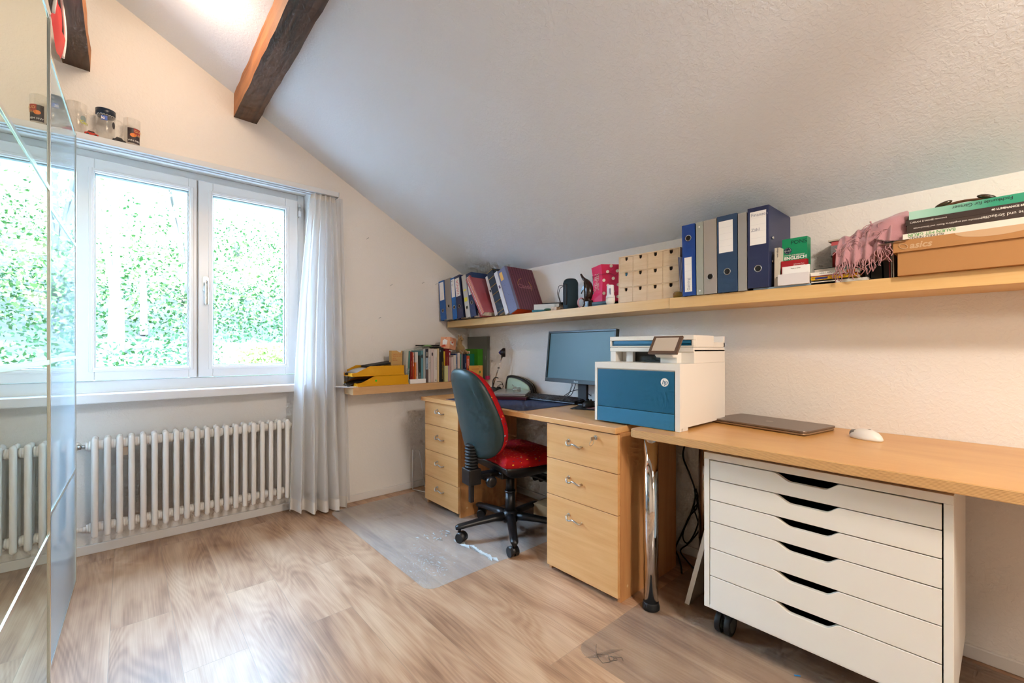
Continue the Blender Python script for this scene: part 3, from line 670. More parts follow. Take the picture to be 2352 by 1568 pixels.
for pth in ([(-.915, -2.028), (-.955, -2.06), (-.925, -2.085), (-.955, -2.115)], [(-.955, -2.06), (-.975, -2.10), (-.93, -2.12)], [(-.93, -2.10), (-.905, -2.125), (-.915, -2.14)]):
    m.tube([D(*p) for p in pth], .0007, 4, 1, smooth=2)
m.ring(D(-.935, -2.105), .010, .0006, (0, 0, 1), mi=1); m.ring(D(-.928, -2.118), .006, .0006, (0, 0, 1), mi=1)
o = m.build('floor_mat', ['mat_plastic_grey', mat('doodle', '#5c554c', .8)], loc=(-.49, -2.6, 0)); tag(o, 'greyish clear chair mat under the worktop leg with a doodle in its corner', 'floor mat')
# crack and flakes in the first mat
m = MB(); rn = random.Random(3)
def shard(x, y, a, l, w, h):
    d = Vector((math.cos(a), math.sin(a), 0)); p = Vector((-d.y, d.x, 0)); c = Vector((x, y, .0026))
    m.add([c-d*l/2, c+p*w*.5+Z_*h, c+d*l/2, c-p*w*.5, ], [(0, 1, 2), (0, 2, 3)], 0)
for k in range(14):
    s = k/13; shard(-.808+.012*s+rn.uniform(-.012, .012), -1.00-.30*s, -PI/2+rn.uniform(-.3, .3), .06, .022, .006)
for k in range(75):
    a = rn.gauss(0, 1); shard(-1.03+rn.gauss(0, .055), -1.10+rn.gauss(0, .085), rn.uniform(0, 6), rn.uniform(.006, .022), rn.uniform(.002, .006), .0008)
for k in range(26): shard(-.86+rn.gauss(0, .07), -.86+rn.gauss(0, .05), rn.uniform(0, 6), rn.uniform(.01, .05), rn.uniform(.004, .012), .002)
o = m.build('plastic_shards', mat('shard', '#c3cac9', .3)); tag(o, 'broken flakes and splits of clear plastic on the cracked chair mat', 'plastic flakes'); o['kind'] = 'stuff'
o = MB().box(-.009, .009, -.002, .002, 0, .0015).build('paper_scrap', mat('blue_scrap', '#2f8fd8', .6), loc=(-.55, -2.552, .0026), rot=(0, 0, -.9)); tag(o, 'tiny blue scrap on the grey floor mat in front of the drawer unit', 'scrap')

# ------------------------------------------------------------------ office chair (faces +x)
mat('chair_back', '#22393c', .42, bump=.05, bscale=400)
def red_fabric():
    m = bpy.data.materials.new('red_fabric'); m.use_nodes = True; nt = m.node_tree; b = nt.nodes['Principled BSDF']; L = nt.links.new; N = nt.nodes.new
    tc = N('ShaderNodeTexCoord'); last = None
    base = lin('#a80c14')
    prev = None
    for i, (col, rot, sc, off) in enumerate((('#e8a23a', .5, 14, 0), ('#e8a23a', -.6, 13, 3.7), ('#3c3560', 1.9, 15, 7.1), ('#8c9fb0', 1.1, 12, 11))):
        mp = N('ShaderNodeMapping'); mp.inputs['Rotation'].default_value = (.4*i, .3, rot); mp.inputs['Location'].default_value = (off, off*.3, 0); mp.inputs['Scale'].default_value = (sc*1.5, sc*7.0, sc*2.2)
        L(tc.outputs['Object'], mp.inputs[0])
        v = N('ShaderNodeTexVoronoi'); v.inputs['Scale'].default_value = 1; v.inputs['Randomness'].default_value = 1; L(mp.outputs[0], v.inputs['Vector'])
        lt = N('ShaderNodeMath'); lt.operation = 'LESS_THAN'; lt.inputs[1].default_value = .13; L(v.outputs['Distance'], lt.inputs[0])
        mx = N('ShaderNodeMix'); mx.data_type = 'RGBA'; mx.inputs[7].default_value = lin(col); L(lt.outputs[0], mx.inputs[0])
        if prev: L(prev, mx.inputs[6])
        else: mx.inputs[6].default_value = base
        prev = mx.outputs[2]
    L(prev, b.inputs['Base Color']); b.inputs['Roughness'].default_value = .85; b.inputs['Specular IOR Level'].default_value = .25
    n = N('ShaderNodeTexNoise'); n.inputs['Scale'].default_value = 900; L(tc.outputs['Object'], n.inputs[0]); bp = N('ShaderNodeBump'); bp.inputs['Strength'].default_value = .3; bp.inputs['Distance'].default_value = .001; L(n.outputs['Fac'], bp.inputs['Height']); L(bp.outputs[0], b.inputs['Normal'])
    MATS['red_fabric'] = m
red_fabric()
ch = thing('office_chair', 'office chair with red patterned fabric and dark green-grey back shell, swivel base', 'chair', (-.52, -1.11, .0023), (0, 0, math.radians(-7.6)))
# back: outline in (across, height)
def back_outline(s=1.0):
    half = [(0, .462), (.085, .470), (.150, .500), (.195, .550), (.216, .615), (.214, .690), (.200, .760), (.180, .830), (.158, .880), (.120, .922), (.065, .945)]
    pts = half+[(0, .950)]+[(-a, b) for a, b in half[:0:-1]]
    P = catmull([(a*s, b, 0) for a, b in pts], 4, closed=True)
    return [(p.x, p.y) for p in P]
def back_fn(a, b, d):
    k = (b-.47)/.48
    x = -.262-.05*k-.055*k*k+.05*(a/.2)**2*(1-.25*k)-.03*math.exp(-((b-.60)/.12)**2)*0
    return (x+d+.018, a, b)
ol = back_outline()
MB().pad(ol, [(.35, -.010), (.72, -.008), (.90, -.001), (.97, .008), (1.0, .020), (1.0, .030), (.985, .034)], back_fn).build('back_shell', 'chair_back', ch)
MB().pad(ol, [(.98, .030), (.99, .036), (.975, .056), (.93, .074), (.80, .086), (.4, .090)], back_fn).build('back_cushion', 'red_fabric', ch)
ol2 = [(p.x, p.y) for p in catmull([(-.20, .10, 0), (-.215, .20, 0), (-.19, .235, 0), (0, .245, 0), (.16, .235, 0), (.235, .19, 0), (.25, .1, 0), (.25, -.1, 0), (.235, -.19, 0), (.16, -.235, 0), (0, -.245, 0), (-.19, -.235, 0), (-.215, -.20, 0), (-.20, -.10, 0)], 4, closed=True)]
def seat_fn(a, b, d):
    dip = -.035*max(0, (a-.12)/.13)**2 - .010*math.exp(-(a/.15)**2-(b/.15)**2)+.012*max(0, (-a-.05)/.15)
    return (a*1.0+.045, b*.95, .428+d+dip*(1 if d > .02 else .6))
MB().pad(ol2, [(.96, .0), (1.0, .010), (1.0, .028), (.97, .045), (.88, .056), (.5, .060)], seat_fn).build('seat_cushion', 'red_fabric', ch)
MB().pad(ol2, [(.45, -.085), (.62, -.070), (.86, -.040), (.95, -.012), (.955, .0)], seat_fn).build('seat_shell', 'black_plastic', ch)
# rear adjusting bracket and bellows
b_ = MB()
for k in range(8):
    z = .41+k*.0165
    b_.lathe([(.026, z), (.036, z+.006), (.036, z+.010), (.026, z+.0165)], (-.252, 0, 0), n=16, sy=1.15)
b_.build('bellows', 'black_rubber', ch)
MB().box(-.290, -.215, -.045, .045, .325, .412).box(-.26, -.05, -.03, .03, .345, .375).build('back_bracket', 'black_plastic', ch, bevel=.006)
MB().box(-.265, -.242, -.014, .014, .225, .33).build('back_bar', 'black_plastic', ch, bevel=.004)
MB().lathe([(.012, -.075), (.013, -.088), (.027, -.090), (.030, -.098), (.030, -.112), (.024, -.120), (.012, -.121)], (-.19, 0, .350), axis='y', n=20).cyl((-.19, -.03, .350), (-.19, -.08, .350), .009).build('tilt_knob', 'black_plastic', ch)
MB().box(-.10, .12, -.07, .07, .335, .372).build('mechanism', 'black_plastic', ch, bevel=.008)
MB().tube([(.03, -.06, .35), (.09, -.14, .335), (.15, -.22, .305)], .0055).tube([(.15, -.22, .305), (.185, -.27, .29)], .011).build('height_lever', 'black_plastic', ch)
MB().cyl((0, 0, .11), (0, 0, .235), .030, .028, 24).cyl((0, 0, .235), (0, 0, .245), .031, .031, 24).cyl((0, 0, .245), (0, 0, .34), .0245, n=24).build('gas_column', 'black_plastic', ch)
MB().lathe([(.02, .062), (.042, .070), (.050, .085), (.048, .115), (.036, .130), (.030, .133)], n=28).build('base_hub', 'black_plastic', ch)
cpos = [(-.708, -1.357), (-.805, -1.005), (-.508, -.785), (-.225, -.962)]
a0 = [math.atan2(y+1.11, x+.52)+math.radians(7.6) for x, y in cpos]
base = sum(a0[i]+math.radians(72)*i for i in range(4))/4 if False else a0[0]
for k in range(5):
    a = a0[0]-math.radians(72)*k
    ux, uy = math.cos(a), math.sin(a); P = lambda r, s, z: (ux*r-uy*s, uy*r+ux*s, z)
    lg = MB(); n = 7
    prof = [(.030, .098, .030, .030), (.10, .098, .026, .024), (.20, .090, .023, .020), (.275, .082, .022, .018), (.305, .078, .021, .019)]
    vs = []
    for r, z, wd_, h in prof:
        for q in range(12):
            t_ = 2*PI*q/12; vs.append(P(r, wd_*math.cos(t_), z+h*math.sin(t_)*(.9 if math.sin(t_) > 0 else .8)))
    vs2 = [P(.322, .013*math.cos(2*PI*q/12), .076+.011*math.sin(2*PI*q/12)) for q in range(12)]
    allv = vs+vs2
    lg.add(allv, [(i*12+q, i*12+(q+1) % 12, (i+1)*12+(q+1) % 12, (i+1)*12+q) for i in range(5) for q in range(12)]+[tuple(range(12))[::-1], tuple(range(60, 72))], 0, True)
    leg = lg.build('base_leg', 'black_plastic', ch)
    ca = a+[.5, -.9, .7, 2.1, 1.0][k]; cx, cy = P(.30, 0, 0)[:2]
    C = lambda f, s, z: (cx+math.cos(ca)*f-math.sin(ca)*s, cy+math.sin(ca)*f+math.cos(ca)*s, z)
    c = MB().cyl(C(0, 0, .05), C(0, 0, .075), .009)
    for s in (-1, 1): c.cyl(C(-.014, s*.005, .0255), C(-.014, s*.025, .0255), .0255, n=24)
    c.pad([(math.cos(2*PI*i/20)*.0275, math.sin(2*PI*i/20)*.0275) for i in range(20)], [(1, -.021), (1, .021)], lambda p, q, d: C(-.014+(p if True else 0), d, .0275+max(q, -.004)))
    c.build('castor', 'black_plastic', leg)

# ------------------------------------------------------------------ printer
mat('printer_white', '#ece7de', .42); mat('printer_white_side', '#e9e2d7', .45); mat('hp_blue', '#0b5c80', .4); mat('hp_blue_light', '#2a749b', .4); mat('slot_dark', '#3b3d3a', .6)
pr = thing('printer', 'white multifunction laser printer with petrol-blue front and tilted touch screen', 'printer', (-.375, -1.965, .7375))
# local: x -.205 (front) .. .20, y .205 .. -.205
X0, X1, YL, YR = -.205, .20, .203, -.203
m = MB()
m.box(X0+.014, X1, YR, YL, .012, .232)                                   # lower body
m.box(X0, X0+.014, YR, YL, .236, .262)
m.box(X0+.014, X1, YR, YL, .232, .262)
m.box(X0, X0+.0138, YL-.012, YL, 0, .236); m.box(X0, X0+.0138, YR, YR+.020, .0, .236); m.box(X0+.0138, X0+.0142, YR+.001, YL-.001, .01, .25)
m.prism([(X0, YL-.012, .236), (X0, YR+.02, .236), (X0+.014, YR+.034, .222), (X0+.014, YL-.026, .222)], (0, 0, .001))
for x in (X0+.02, X1-.06): 
    for y in (YR, YL-.03): m.box(x, x+.045, y, y+.03, 0, .013)
m.build('body', 'printer_white', pr, bevel=.003)
MB().box(X0+.001, X0+.013, YR+.024, YL-.014, .066, .233-.002).text('', .01, (0, 0, 0), -Y_, Z_).build('front_door', 'hp_blue', pr, bevel=.002)
MB().box(X0-.001, X0+.012, YR+.024, YL-.014, .001, .0645).text('2', .009, (X0-.0015, YR+.045, .012), -Y_, Z_, mi=1).build('paper_cassette', ['hp_blue_light', 'hp_blue'], pr, bevel=.0015)
lx, lc = X0+.0004, Vector((X0+.0004, -.139, .188))
m = MB().disc(lc, .0168, -Y_, Z_, 0, 40)
m.text('h', .027, lc+Vector((-.0004, .0128, -.0075)), -Y_, Z_, mi=1, shear=.35); m.text('p', .027, lc+Vector((-.0004, .0010, -.0075)), -Y_, Z_, mi=1, shear=.35)
m.build('logo', ['white', 'hp_blue'], pr, label='round white letter logo')
# scanner neck and lid, set back
SX = -.092
m = MB(); m.box(SX+.004, X1, YR, YR+.11, .262, .318).box(SX+.06, X1, YR+.11, YL-.03, .262, .318).box(SX+.004, X1, YL-.03, YL, .262, .318)
m.build('scanner_neck', 'printer_white', pr, bevel=.002)
MB().box(SX+.0585, SX+.0605, YR+.115, YL-.10, .263, .312).box(SX+.02, SX+.05, YR+.12, YL-.16, .263, .268).build('output_slot', 'slot_dark', pr)
MB().box(SX+.03, SX+.05, YL-.105, YL-.07, .262, .318).build('slot_rib', 'printer_white', pr)
MB().box(SX, X1, YR, YL, .308, .3272).build('scanner_base', 'printer_white', pr, bevel=.003)
m = MB(); m.box(SX, SX+.02, YR+.0, YL, .328, .334).box(SX, SX+.02, YR, YL, .358, .377).box(SX, SX+.02, YL-.008, YL, .334, .358).box(SX, SX+.02, YR, YR+.010, .334, .358)
m.box(SX+.02, X1-.11, YR, YL, .328, .377)
m.box(X1-.11, X1, YR+.10, YL, .328, .370); m.box(X1-.11, X1, YR, YR+.012, .328, .350); m.box(X1-.014, X1, YR, YR+.1, .328, .377); m.box(SX+.13, X1-.015, YR+.012, YR+.10, .328, .345)
m.build('scanner_lid', 'printer_white', pr, bevel=.002)
MB().box(SX+.008, SX+.022, YR+.010, YL-.008, .335, .357).build('feeder_slot', 'hp_blue', pr)
MB().box(SX+.004, SX+.012, YR+.014, YL-.02, .344, .356).build('feeder_flap', 'hp_blue_light', pr)
MB().prism([(SX-.075, 0, .296), (SX-.075, 0, .306), (SX+.01, 0, .306), (SX+.01, 0, .262), (SX-.03, 0, .262), (SX-.03, 0, .284), (SX-.062, 0, .286)], (0, .075, 0)).build('panel_arm', 'printer_white', pr, loc=(0, YR+.055, 0), bevel=.002)
ts = MB(); ang = math.radians(36); u_ = Vector((math.sin(ang), 0, math.cos(ang))); nrm = Vector((-math.cos(ang), 0, math.sin(ang)))
o_ = Vector((SX-.088, YR+.150, .297)); W2, H2 = .128, .088
def pt(a, b, c=0): return o_-Y_*a+u_*b+nrm*c
ts.add([pt(a, b, c) for c in (0, .010) for a, b in ((0, 0), (W2, 0), (W2, H2), (0, H2))], [(0, 1, 2, 3), (4, 5, 6, 7), (0, 1, 5, 4), (1, 2, 6, 5), (2, 3, 7, 6), (3, 0, 4, 7)], 0)
ts.build('touch_screen', mat('screen_rim', '#5c4434', .12, coat=.6), pr, bevel=.0015, label='tilted glossy touch screen')
q = .0105; ts = MB().quad(pt(.014, .012, q), pt(W2-.014, .012, q), pt(W2-.014, H2-.010, q), pt(.014, H2-.010, q), 0); ts.build('display', mat('display_reflection', '#c9b49d', .08, spec=1, coat=1), pr)  # peachy reflection on the glass is put into the display's base colour
MB().cyl((X0-.0008, -.139+.002, .249), (X0+.004, -.139+.002, .249), .0022).box(X0-.0006, X0+.003, -.178, -.160, .247, .251).build('power_button', 'printer_white', pr)

# ------------------------------------------------------------------ laptop and mouse on the worktop
mat('laptop_bronze', '#7c6c60', .3, .55); mat('laptop_dark', '#2b2420', .35); mat('laptop_edge', '#9a7c5c', .35, .4)
t = thing('laptop', 'closed bronze-grey laptop lying on the plywood worktop beside the printer', 'laptop', (-.163, -2.345, .7375), (0, 0, math.radians(-10)))
MB().prism([(x, y, .002) for x, y in rrect(-.122, .122, -.192, .192, .022)], (0, 0, .008)).build('base', 'laptop_edge', t, bevel=.003)
mb = MB().prism([(x, y, .0105) for x, y in rrect(-.124, .124, -.194, .194, .022)], (0, 0, .008), 0); c = Vector((.0, .0, .0191))
mb.disc(c, .014, -Y_, X_, 1, 32); mb.text('hp', .017, c+Vector((-.004, .0085, .0003)), -Y_, X_, mi=0, shear=.35); mb.build('lid', ['laptop_bronze', mat('logo_grey', '#b9aea2', .3, .5)], t, bevel=.002)
MB().box(-.115, .115, -.186, .186, 0, .0021).build('underside', 'laptop_dark', t)
t = thing('computer_mouse', 'white wireless mouse with dark grey buttons on the bare plywood worktop', 'mouse', (-.200, -2.668, .7372), (0, 0, math.radians(62)))
f = lambda a, b, d: (a, b, d*(1-.25*(a/.055)**2)*(1-.12*(b/.03)**2))
ell = [(.055*math.cos(2*PI*i/36), .030*math.sin(2*PI*i/36)) for i in range(36)]
MB().pad(ell, [(.95, 0), (1, .004), (1, .010), (.93, .020), (.75, .030), (.4, .036)], f).build('shell', 'white_plastic', t)
MB().pad([(x, y) for x, y in [( .057*math.cos(2*PI*i/36), .024*math.sin(2*PI*i/36)) for i in range(36)] if x > .012], [(1, .007), (1.04, .014), (.98, .0245), (.6, .0325)], f).build('buttons', mat('mouse_grey', '#7b7872', .4), t, label='dark grey button section')
MB().disc((-.012, 0, .0365), .0042, X_, Y_, 0, 16).build('logo', mat('logo_dark', '#5a564f', .5), t)

# ================================================================== THINGS ON THE SHELVES AND DESKS
def paint(h, rough=.45, **k): return mat('c_'+h.strip('#')+('' if rough == .45 else str(rough)), h, rough, **k)
def binder(label, loc, w, h, d, col, lean=0, lab=None, ring=.22, hole='steel', rot=None, ltop=None, text=None, tcol='ink', tup=True, tsize=.028, group=None, side=None):
    """lever-arch file: spine at local y=0 facing -y, width along x, depth +y"""
    t = thing('ring_binder', label, 'binder', loc, rot or (0, -lean, R90), group)
    c = paint(col, .4)
    MB().box(0, w, 0, .0025, 0, h).box(0, .0025, .0025, d, 0, h).box(w-.0025, w, .0025, d, 0, h).build('cover', c, t, bevel=.0012)
    MB().box(.004, max(.008, w*.72), .03, d-.008, .004, h-.02).build('papers', 'paper', t)
    if ring is not None:
        zc = ring
        MB().disc((w/2, -.0004, zc), .0125, X_, Z_, 0, 24).ring((w/2, -.0004, zc), .0128, .0016, (0, 1, 0), mi=1).build('finger_hole', ['black', hole], t)  # flat black disc stands for the shade inside an open hole
    if lab:
        x0, x1, z0, z1 = lab; m = MB().quad((x0, -.0006, z0), (x1, -.0006, z0), (x1, -.0006, z1), (x0, -.0006, z1), 0)
        for k in range(1, 5):
            z = z0+(z1-z0)*k/5; m.box(x0+.003, x1-.003, -.0008, -.0006, z-.0002, z+.0002, 2)
        if text:
            if tup: m.text(text, tsize, ((x0+x1)/2+tsize*.33, -.0011, z0+.006), Z_, -X_, 1)
            else:
                for q, line in enumerate(text.split('|')): m.text(line, tsize, (x0+.004, -.0011, z1-.02-q*.03), X_, Z_, 1)
        m.build('spine_label', ['paper_white', tcol, 'ruled'], t)
    if side: side(t, w)
    return t
mat('ruled', '#c9c7c9', .8); mat('pink_ink', '#e0707f', .7); mat('pencil', '#8d8fa0', .8)
def zs1(y): return 1.2755+SL*(-y)+.0006
# --- left group on the left upper shelf: y of the contact corner, width, lean
binder('bright blue binder with blank white label, first on the shelf by the window wall', (-.31, -.038, zs1(-.038)+.0015), .080, .313, .283, '#0a5cad', .105, (.010, .070, .158, .300), .075)
binder('plain grey binder between the first two bright blue ones', (-.31, -.124, zs1(-.124)), .080, .320, .283, '#948f8a', .105, None, .105)
binder('bright blue binder with a scribbled label, tucked left of the navy one', (-.31, -.209, zs1(-.209)), .058, .318, .283, '#0a66b8', .115, (.008, .052, .168, .306), .092, text='A 5|12', tsize=.02, tup=False)
binder('navy binder with pink capital letters on its label', (-.31, -.272, zs1(-.272)), .072, .326, .283, '#26325c', .150, (.008, .064, .168, .306), .092, text='VANJA', tcol='pink_ink', tsize=.040)
def sticky(t, w):
    MB().quad((.010, -.0010, .200), (.042, -.0010, .200), (.042, -.0010, .212), (.010, -.0010, .212)).quad((.008, -.0010, .120), (.044, -.0010, .120), (.044, -.0010, .150), (.008, -.0010, .150)).build('sticky_note', paint('#e6d94a', .7), t)
binder('narrow pale grey binder with yellow sticky notes on its spine', (-.31, -.380, zs1(-.380)), .055, .320, .283, '#c4c2bd', .19, None, .075, side=sticky)
binder('dark navy binder with a handwritten white label, right before the leaning rose folder', (-.31, -.440, zs1(-.440)), .066, .325, .283, '#22365f', .20, (.010, .056, .165, .300), .105, text='Bewerbung', tsize=.022)
t = thing('spiral_notebook', 'rose notebook with a white spiral, leaning under the rose folder', 'notebook', (-.290, -.520, zs1(-.520)), (0, -.60, R90))
MB().box(0, .008, 0, .21, 0, .29).build('cover', paint('#b4626b'), t)
m = MB(); [m.ring((.004, -.002, .015+.011*k), .006, .0011, (0, 0, 1), n=10, k=5) for k in range(24)]; m.build('spiral', 'white', t)
t = thing('ring_binder', 'glossy rose-red binder leaning steeply to the left', 'binder', (-.325, -.578, zs1(-.578)), (0, -.585, R90))
MB().box(0, .052, 0, .003, 0, .330).box(0, .003, .003, .26, 0, .330).box(.049, .052, .003, .26, 0, .330).build('cover', mat('rose', '#a9545e', .2, coat=.5), t, bevel=.003)
MB().box(.006, .044, .01, .25, .004, .30).build('papers', 'paper', t)
m = MB(); [m.box(x, x+wd_, -.0012, 0, .003, .327, mi) for x, wd_, mi in ((.018, .003, 0), (.027, .003, 1), (.034, .004, 1), (.042, .003, 1))]; m.build('spine_stripes', ['white', paint('#e6a28c')], t)
def book(label, loc, w, h, d, col, lean=0, rot=None, name='book', cat='book', marks=None, pages='paper', group=None, cov=.0018, mats=None):
    """upright book, spine at local y=0 facing -y; marks(mb, w, h) adds print with material slots >=1"""
    m = MB().box(0, w, 0, cov, 0, h).box(0, cov, cov, d, 0, h).box(w-cov, w, cov, d, 0, h)
    if marks: marks(m, w, h)
    o = m.build(name, [paint(col) if col.startswith('#') else col]+(mats or ['ink', 'white', 'gold']), loc=loc, rot=rot if rot is not None else (0, -lean, R90))
    tag(o, label, cat, group)
    MB().box(cov, w-cov, cov+.001, d-.003, .002, h-.003).build('pages', pages, o)
    return o
mat('gold', '#c9a24a', .3, .8)
def vtext(s, size, mi=1, z=.02, off=.33):
    def f(m, w, h): m.text(s, size, (w/2+size*off, -.0006, z), Z_, -X_, mi)
    return f
def smudge(c):
    def f(m, w, h):
        for k in range(5): m.disc((w/2+random.uniform(-.006, .006), -.0006-k*.0001, h*.62+random.uniform(-.012, .012)), random.uniform(.004, .008), X_, Z_, c, 8)
    return f
book('cream book with a dark emblem, leaning left of the navy and gold volume', (-.255, -.648, zs1(-.648)), .036, .302, .21, '#d6c7bd', .37, marks=smudge(1))
def goldbands(m, w, h):
    for z in (.018, .095, .155, .215, .275, h-.008): m.box(-.0006, w+.0006, -.0008, .002, z, z+.0028, 3); m.box(w-.001, w+.0007, 0, .2, h-.012, h-.0105, 3)
book('navy blue volume with gold bands on its spine', (-.262, -.692, zs1(-.692)), .068, .335, .23, '#14283b', .40, marks=goldbands, cat='album', name='album')
book('white book with a purple emblem, squeezed against the purple binder', (-.262, -.768, zs1(-.768)), .034, .318, .22, '#d5d3d6', .40, marks=smudge(1), mats=[paint('#5c3f5c'), 'white', 'gold'])
# big purple binder "Classic"
def purple():
    m = bpy.data.materials.new('purple_stripe'); m.use_nodes = True; nt = m.node_tree; b = nt.nodes['Principled BSDF']; L = nt.links.new; N = nt.nodes.new
    tc = N('ShaderNodeTexCoord'); sp = N('ShaderNodeSeparateXYZ'); L(tc.outputs['Object'], sp.inputs[0])
    mu = N('ShaderNodeMath'); mu.operation = 'MULTIPLY'; mu.inputs[1].default_value = 2*PI/.0225; L(sp.outputs[1], mu.inputs[0]); si = N('ShaderNodeMath'); si.operation = 'SINE'; L(mu.outputs[0], si.inputs[0])
    cr = N('ShaderNodeValToRGB'); cr.color_ramp.elements[0].color = lin('#4f2a3a'); cr.color_ramp.elements[1].color = lin('#6e3a4c'); cr.color_ramp.elements[0].position = .2; cr.color_ramp.elements[1].position = .8
    ad = N('ShaderNodeMath'); ad.operation = 'MULTIPLY_ADD'; ad.inputs[1].default_value = .5; ad.inputs[2].default_value = .5; L(si.outputs[0], ad.inputs[0]); L(ad.outputs[0], cr.inputs[0]); L(cr.outputs[0], b.inputs['Base Color']); b.inputs['Roughness'].default_value = .35
    MATS['purple_stripe'] = m
purple()
t = thing('ring_binder', 'thick purple binder with a striped cover and the word Classic', 'binder', (-.262, -.812, zs1(-.812)), (0, -.41, R90))
w = .082; h = .326
m = MB().box(0, w, 0, .003, 0, h, 1).box(0, .003, .003, .258, 0, h, 0).box(w-.003, w, .003, .258, 0, h, 0)
m.box(w-.004, w+.0003, .0, .022, 0, h, 1)
m.quad((.012, -.0006, .245), (.040, -.0006, .245), (.040, -.0006, .305), (.012, -.0006, .305), 2)
ex = w+.0007
m.text('Classic', .045, (ex, .072, .165), Y_, Z_, 3, bold=.0006)
for a0_, a1_, mi, cy in ((1.75, 3.1, 4, .135), (-.55, .75, 4, .135)):
    pts = [(ex, cy+.062*math.cos(a), .182+.060*math.sin(a)) for a in [a0_+(a1_-a0_)*k/10 for k in range(11)]]; m.tube(pts, .0014, 4, mi, smooth=0)
rn = random.Random(2)
for k in range(18): m.disc((ex-.0002, rn.uniform(.03, .24), rn.uniform(.02, .31)), rn.uniform(.0015, .0035), Y_, Z_, 5, 8)
for k in range(16): m.disc((rn.uniform(.01, .07), -.0005, rn.uniform(.02, .23)), rn.uniform(.001, .002), X_, Z_, 5, 6)
m.build('cover', ['purple_stripe', mat('spine_lilac', '#6d708e', .3), paint('#e3a94e'), paint('#a06a7a'), paint('#c9a04a'), paint('#1c1218')], t, bevel=.002)
MB().box(.006, w-.008, .01, .235, .003, h-.02).build('papers', 'paper', t)
MB().box(.006, w-.004, .012, .24, .0005, .0026).build('tab_divider', paint('#e0582a'), t)
# little heap of flat books
Z0 = zs1(-1.1)
def flat(name, label, cx, cy, z, L, D, T, rz, col, cat='book', pages=True, marks=None, mats=None, spine='-x', group=None):
    """lying book: length L along local y, depth D along local x, spine at -x"""
    m = MB().box(-D/2, D/2, -L/2, L/2, 0, .0016).box(-D/2, D/2, -L/2, L/2, T-.0016, T).box(-D/2, -D/2+.0016, -L/2, L/2, .0016, T-.0016)
    if marks: marks(m, L, D, T)
    o = m.build(name, [paint(col) if col.startswith('#') else col]+(mats or ['ink', 'white']), loc=(cx, cy, z), rot=(0, 0, rz)); tag(o, label, cat, group)
    MB().box(-D/2+.002, D/2-.003, -L/2+.002, L/2-.002, .0017, T-.0017).build('pages', 'paper', o)
    return o
flat('book', 'thin blue and pink booklet at the bottom of the small heap by the purple binder', -.165, -1.065, Z0, .17, .12, .013, .5, '#2f6f7c')
flat('book', 'thick silvery white book lying on the thin booklet, left of the speaker', -.155, -1.070, Z0+.0135, .165, .115, .034, .45, '#c8c6bf')
o = MB().prism([(x, y, 0) for x, y in rrect(-.05, .05, -.075, .075, .012)], (0, 0, .008)).build('wallet', 'black_rubber', loc=(-.13, -1.10, Z0+.0482), rot=(0, 0, .3), bevel=.002); tag(o, 'flat black wallet on top of the thick silvery white book', 'wallet')
o = MB().ball((0, 0, .008), .035, .022, .009).ball((.02, .012, .010), .016, .014, .008).build('cloth', mat('green_cloth', '#2f5a4c', .9, bump=.6, bscale=120), loc=(-.222, -1.130, zs1(-1.13))); tag(o, 'crumpled dark green cloth in front of the small book heap', 'cloth')
o = MB().box(-.02, .02, -.022, .022, 0, .022).build('small_box', paint('#b39a7c'), loc=(-.205, -1.172, zs1(-1.17)), bevel=.001, rot=(0, 0, .15)); tag(o, 'tiny kraft-brown box between green cloth and speaker', 'box')
# speaker
t = thing('speaker', 'dark petrol cylindrical portable speaker standing upright with a cord loop', 'speaker', (-.150, -1.245, zs1(-1.245)), (0, 0, R90))
MB().lathe([(.030, 0), (.040, .004), (.0455, .02), (.0455, .165), (.040, .180), (.030, .186)], n=36).build('body', mat('speaker_fabric', '#14323f', .7, bump=.5, bscale=700), t)
MB().lathe([(.028, .178), (.034, .1865), (.026, .190), (.02, .184)], n=30).build('end_cap', 'black_rubber', t)
MB().box(-.010, .010, -.049, -.040, .03, .155).build('control_strip', 'black_rubber', t, bevel=.002)
MB().tube([(-.020, -.038, .150), (-.040, -.060, .145), (-.046, -.066, .10), (-.036, -.060, .06), (-.030, -.062, .035), (-.040, -.068, .015)], .0018).tube([(-.020, -.038, .146), (-.036, -.055, .130), (-.040, -.062, .09), (-.030, -.058, .05), (-.034, -.066, .03)], .0018).build('cord', 'cable_black', t)
# dolphin figure
t = thing('dolphin_figure', 'carved dark brown dolphin figure leaping from a block', 'figurine', (-.140, -1.385, zs1(-1.385)), (0, 0, R90))
mat('dark_wood', '#2a1914', .25, coat=.3)
m = MB(); body = [(.000, 0, .035), (-.012, 0, .060), (-.006, 0, .095), (-.014, 0, .135), (-.030, 0, .165), (-.047, 0, .180)]
m.tube(body, lambda q: .010+.021*math.sin(min(1, q*1.15)*PI)**.9*(1-.15*q), 16)
m.tube([(-.046, 0, .177), (-.060, 0, .197), (-.068, 0, .210)], lambda q: .009-.004*q, 10)
m.build('body', 'dark_wood', t)
def fin(name, pts, th, T=None):
    m = MB(); P = catmull([(x, 0, z) for x, z in pts], 5, closed=True); m.prism([(p.x, -th/2, p.z) for p in P], (0, th, 0)); return m.build(name, 'dark_wood', t, bevel=th*.3)
fin('flipper', [(-.028, .150), (-.048, .140), (-.062, .118), (-.066, .090), (-.055, .110), (-.032, .120)], .007)
fin('dorsal_fin', [(.010, .120), (.028, .098), (.052, .084), (.030, .082), (.008, .085)], .007)
fin('tail_fluke', [(-.012, .045), (-.035, .030), (.0, .030), (.030, .028), (.012, .047)], .012)
MB().box(-.030, .034, -.03, .03, 0, .046).build('block', 'dark_wood', t, bevel=.006)
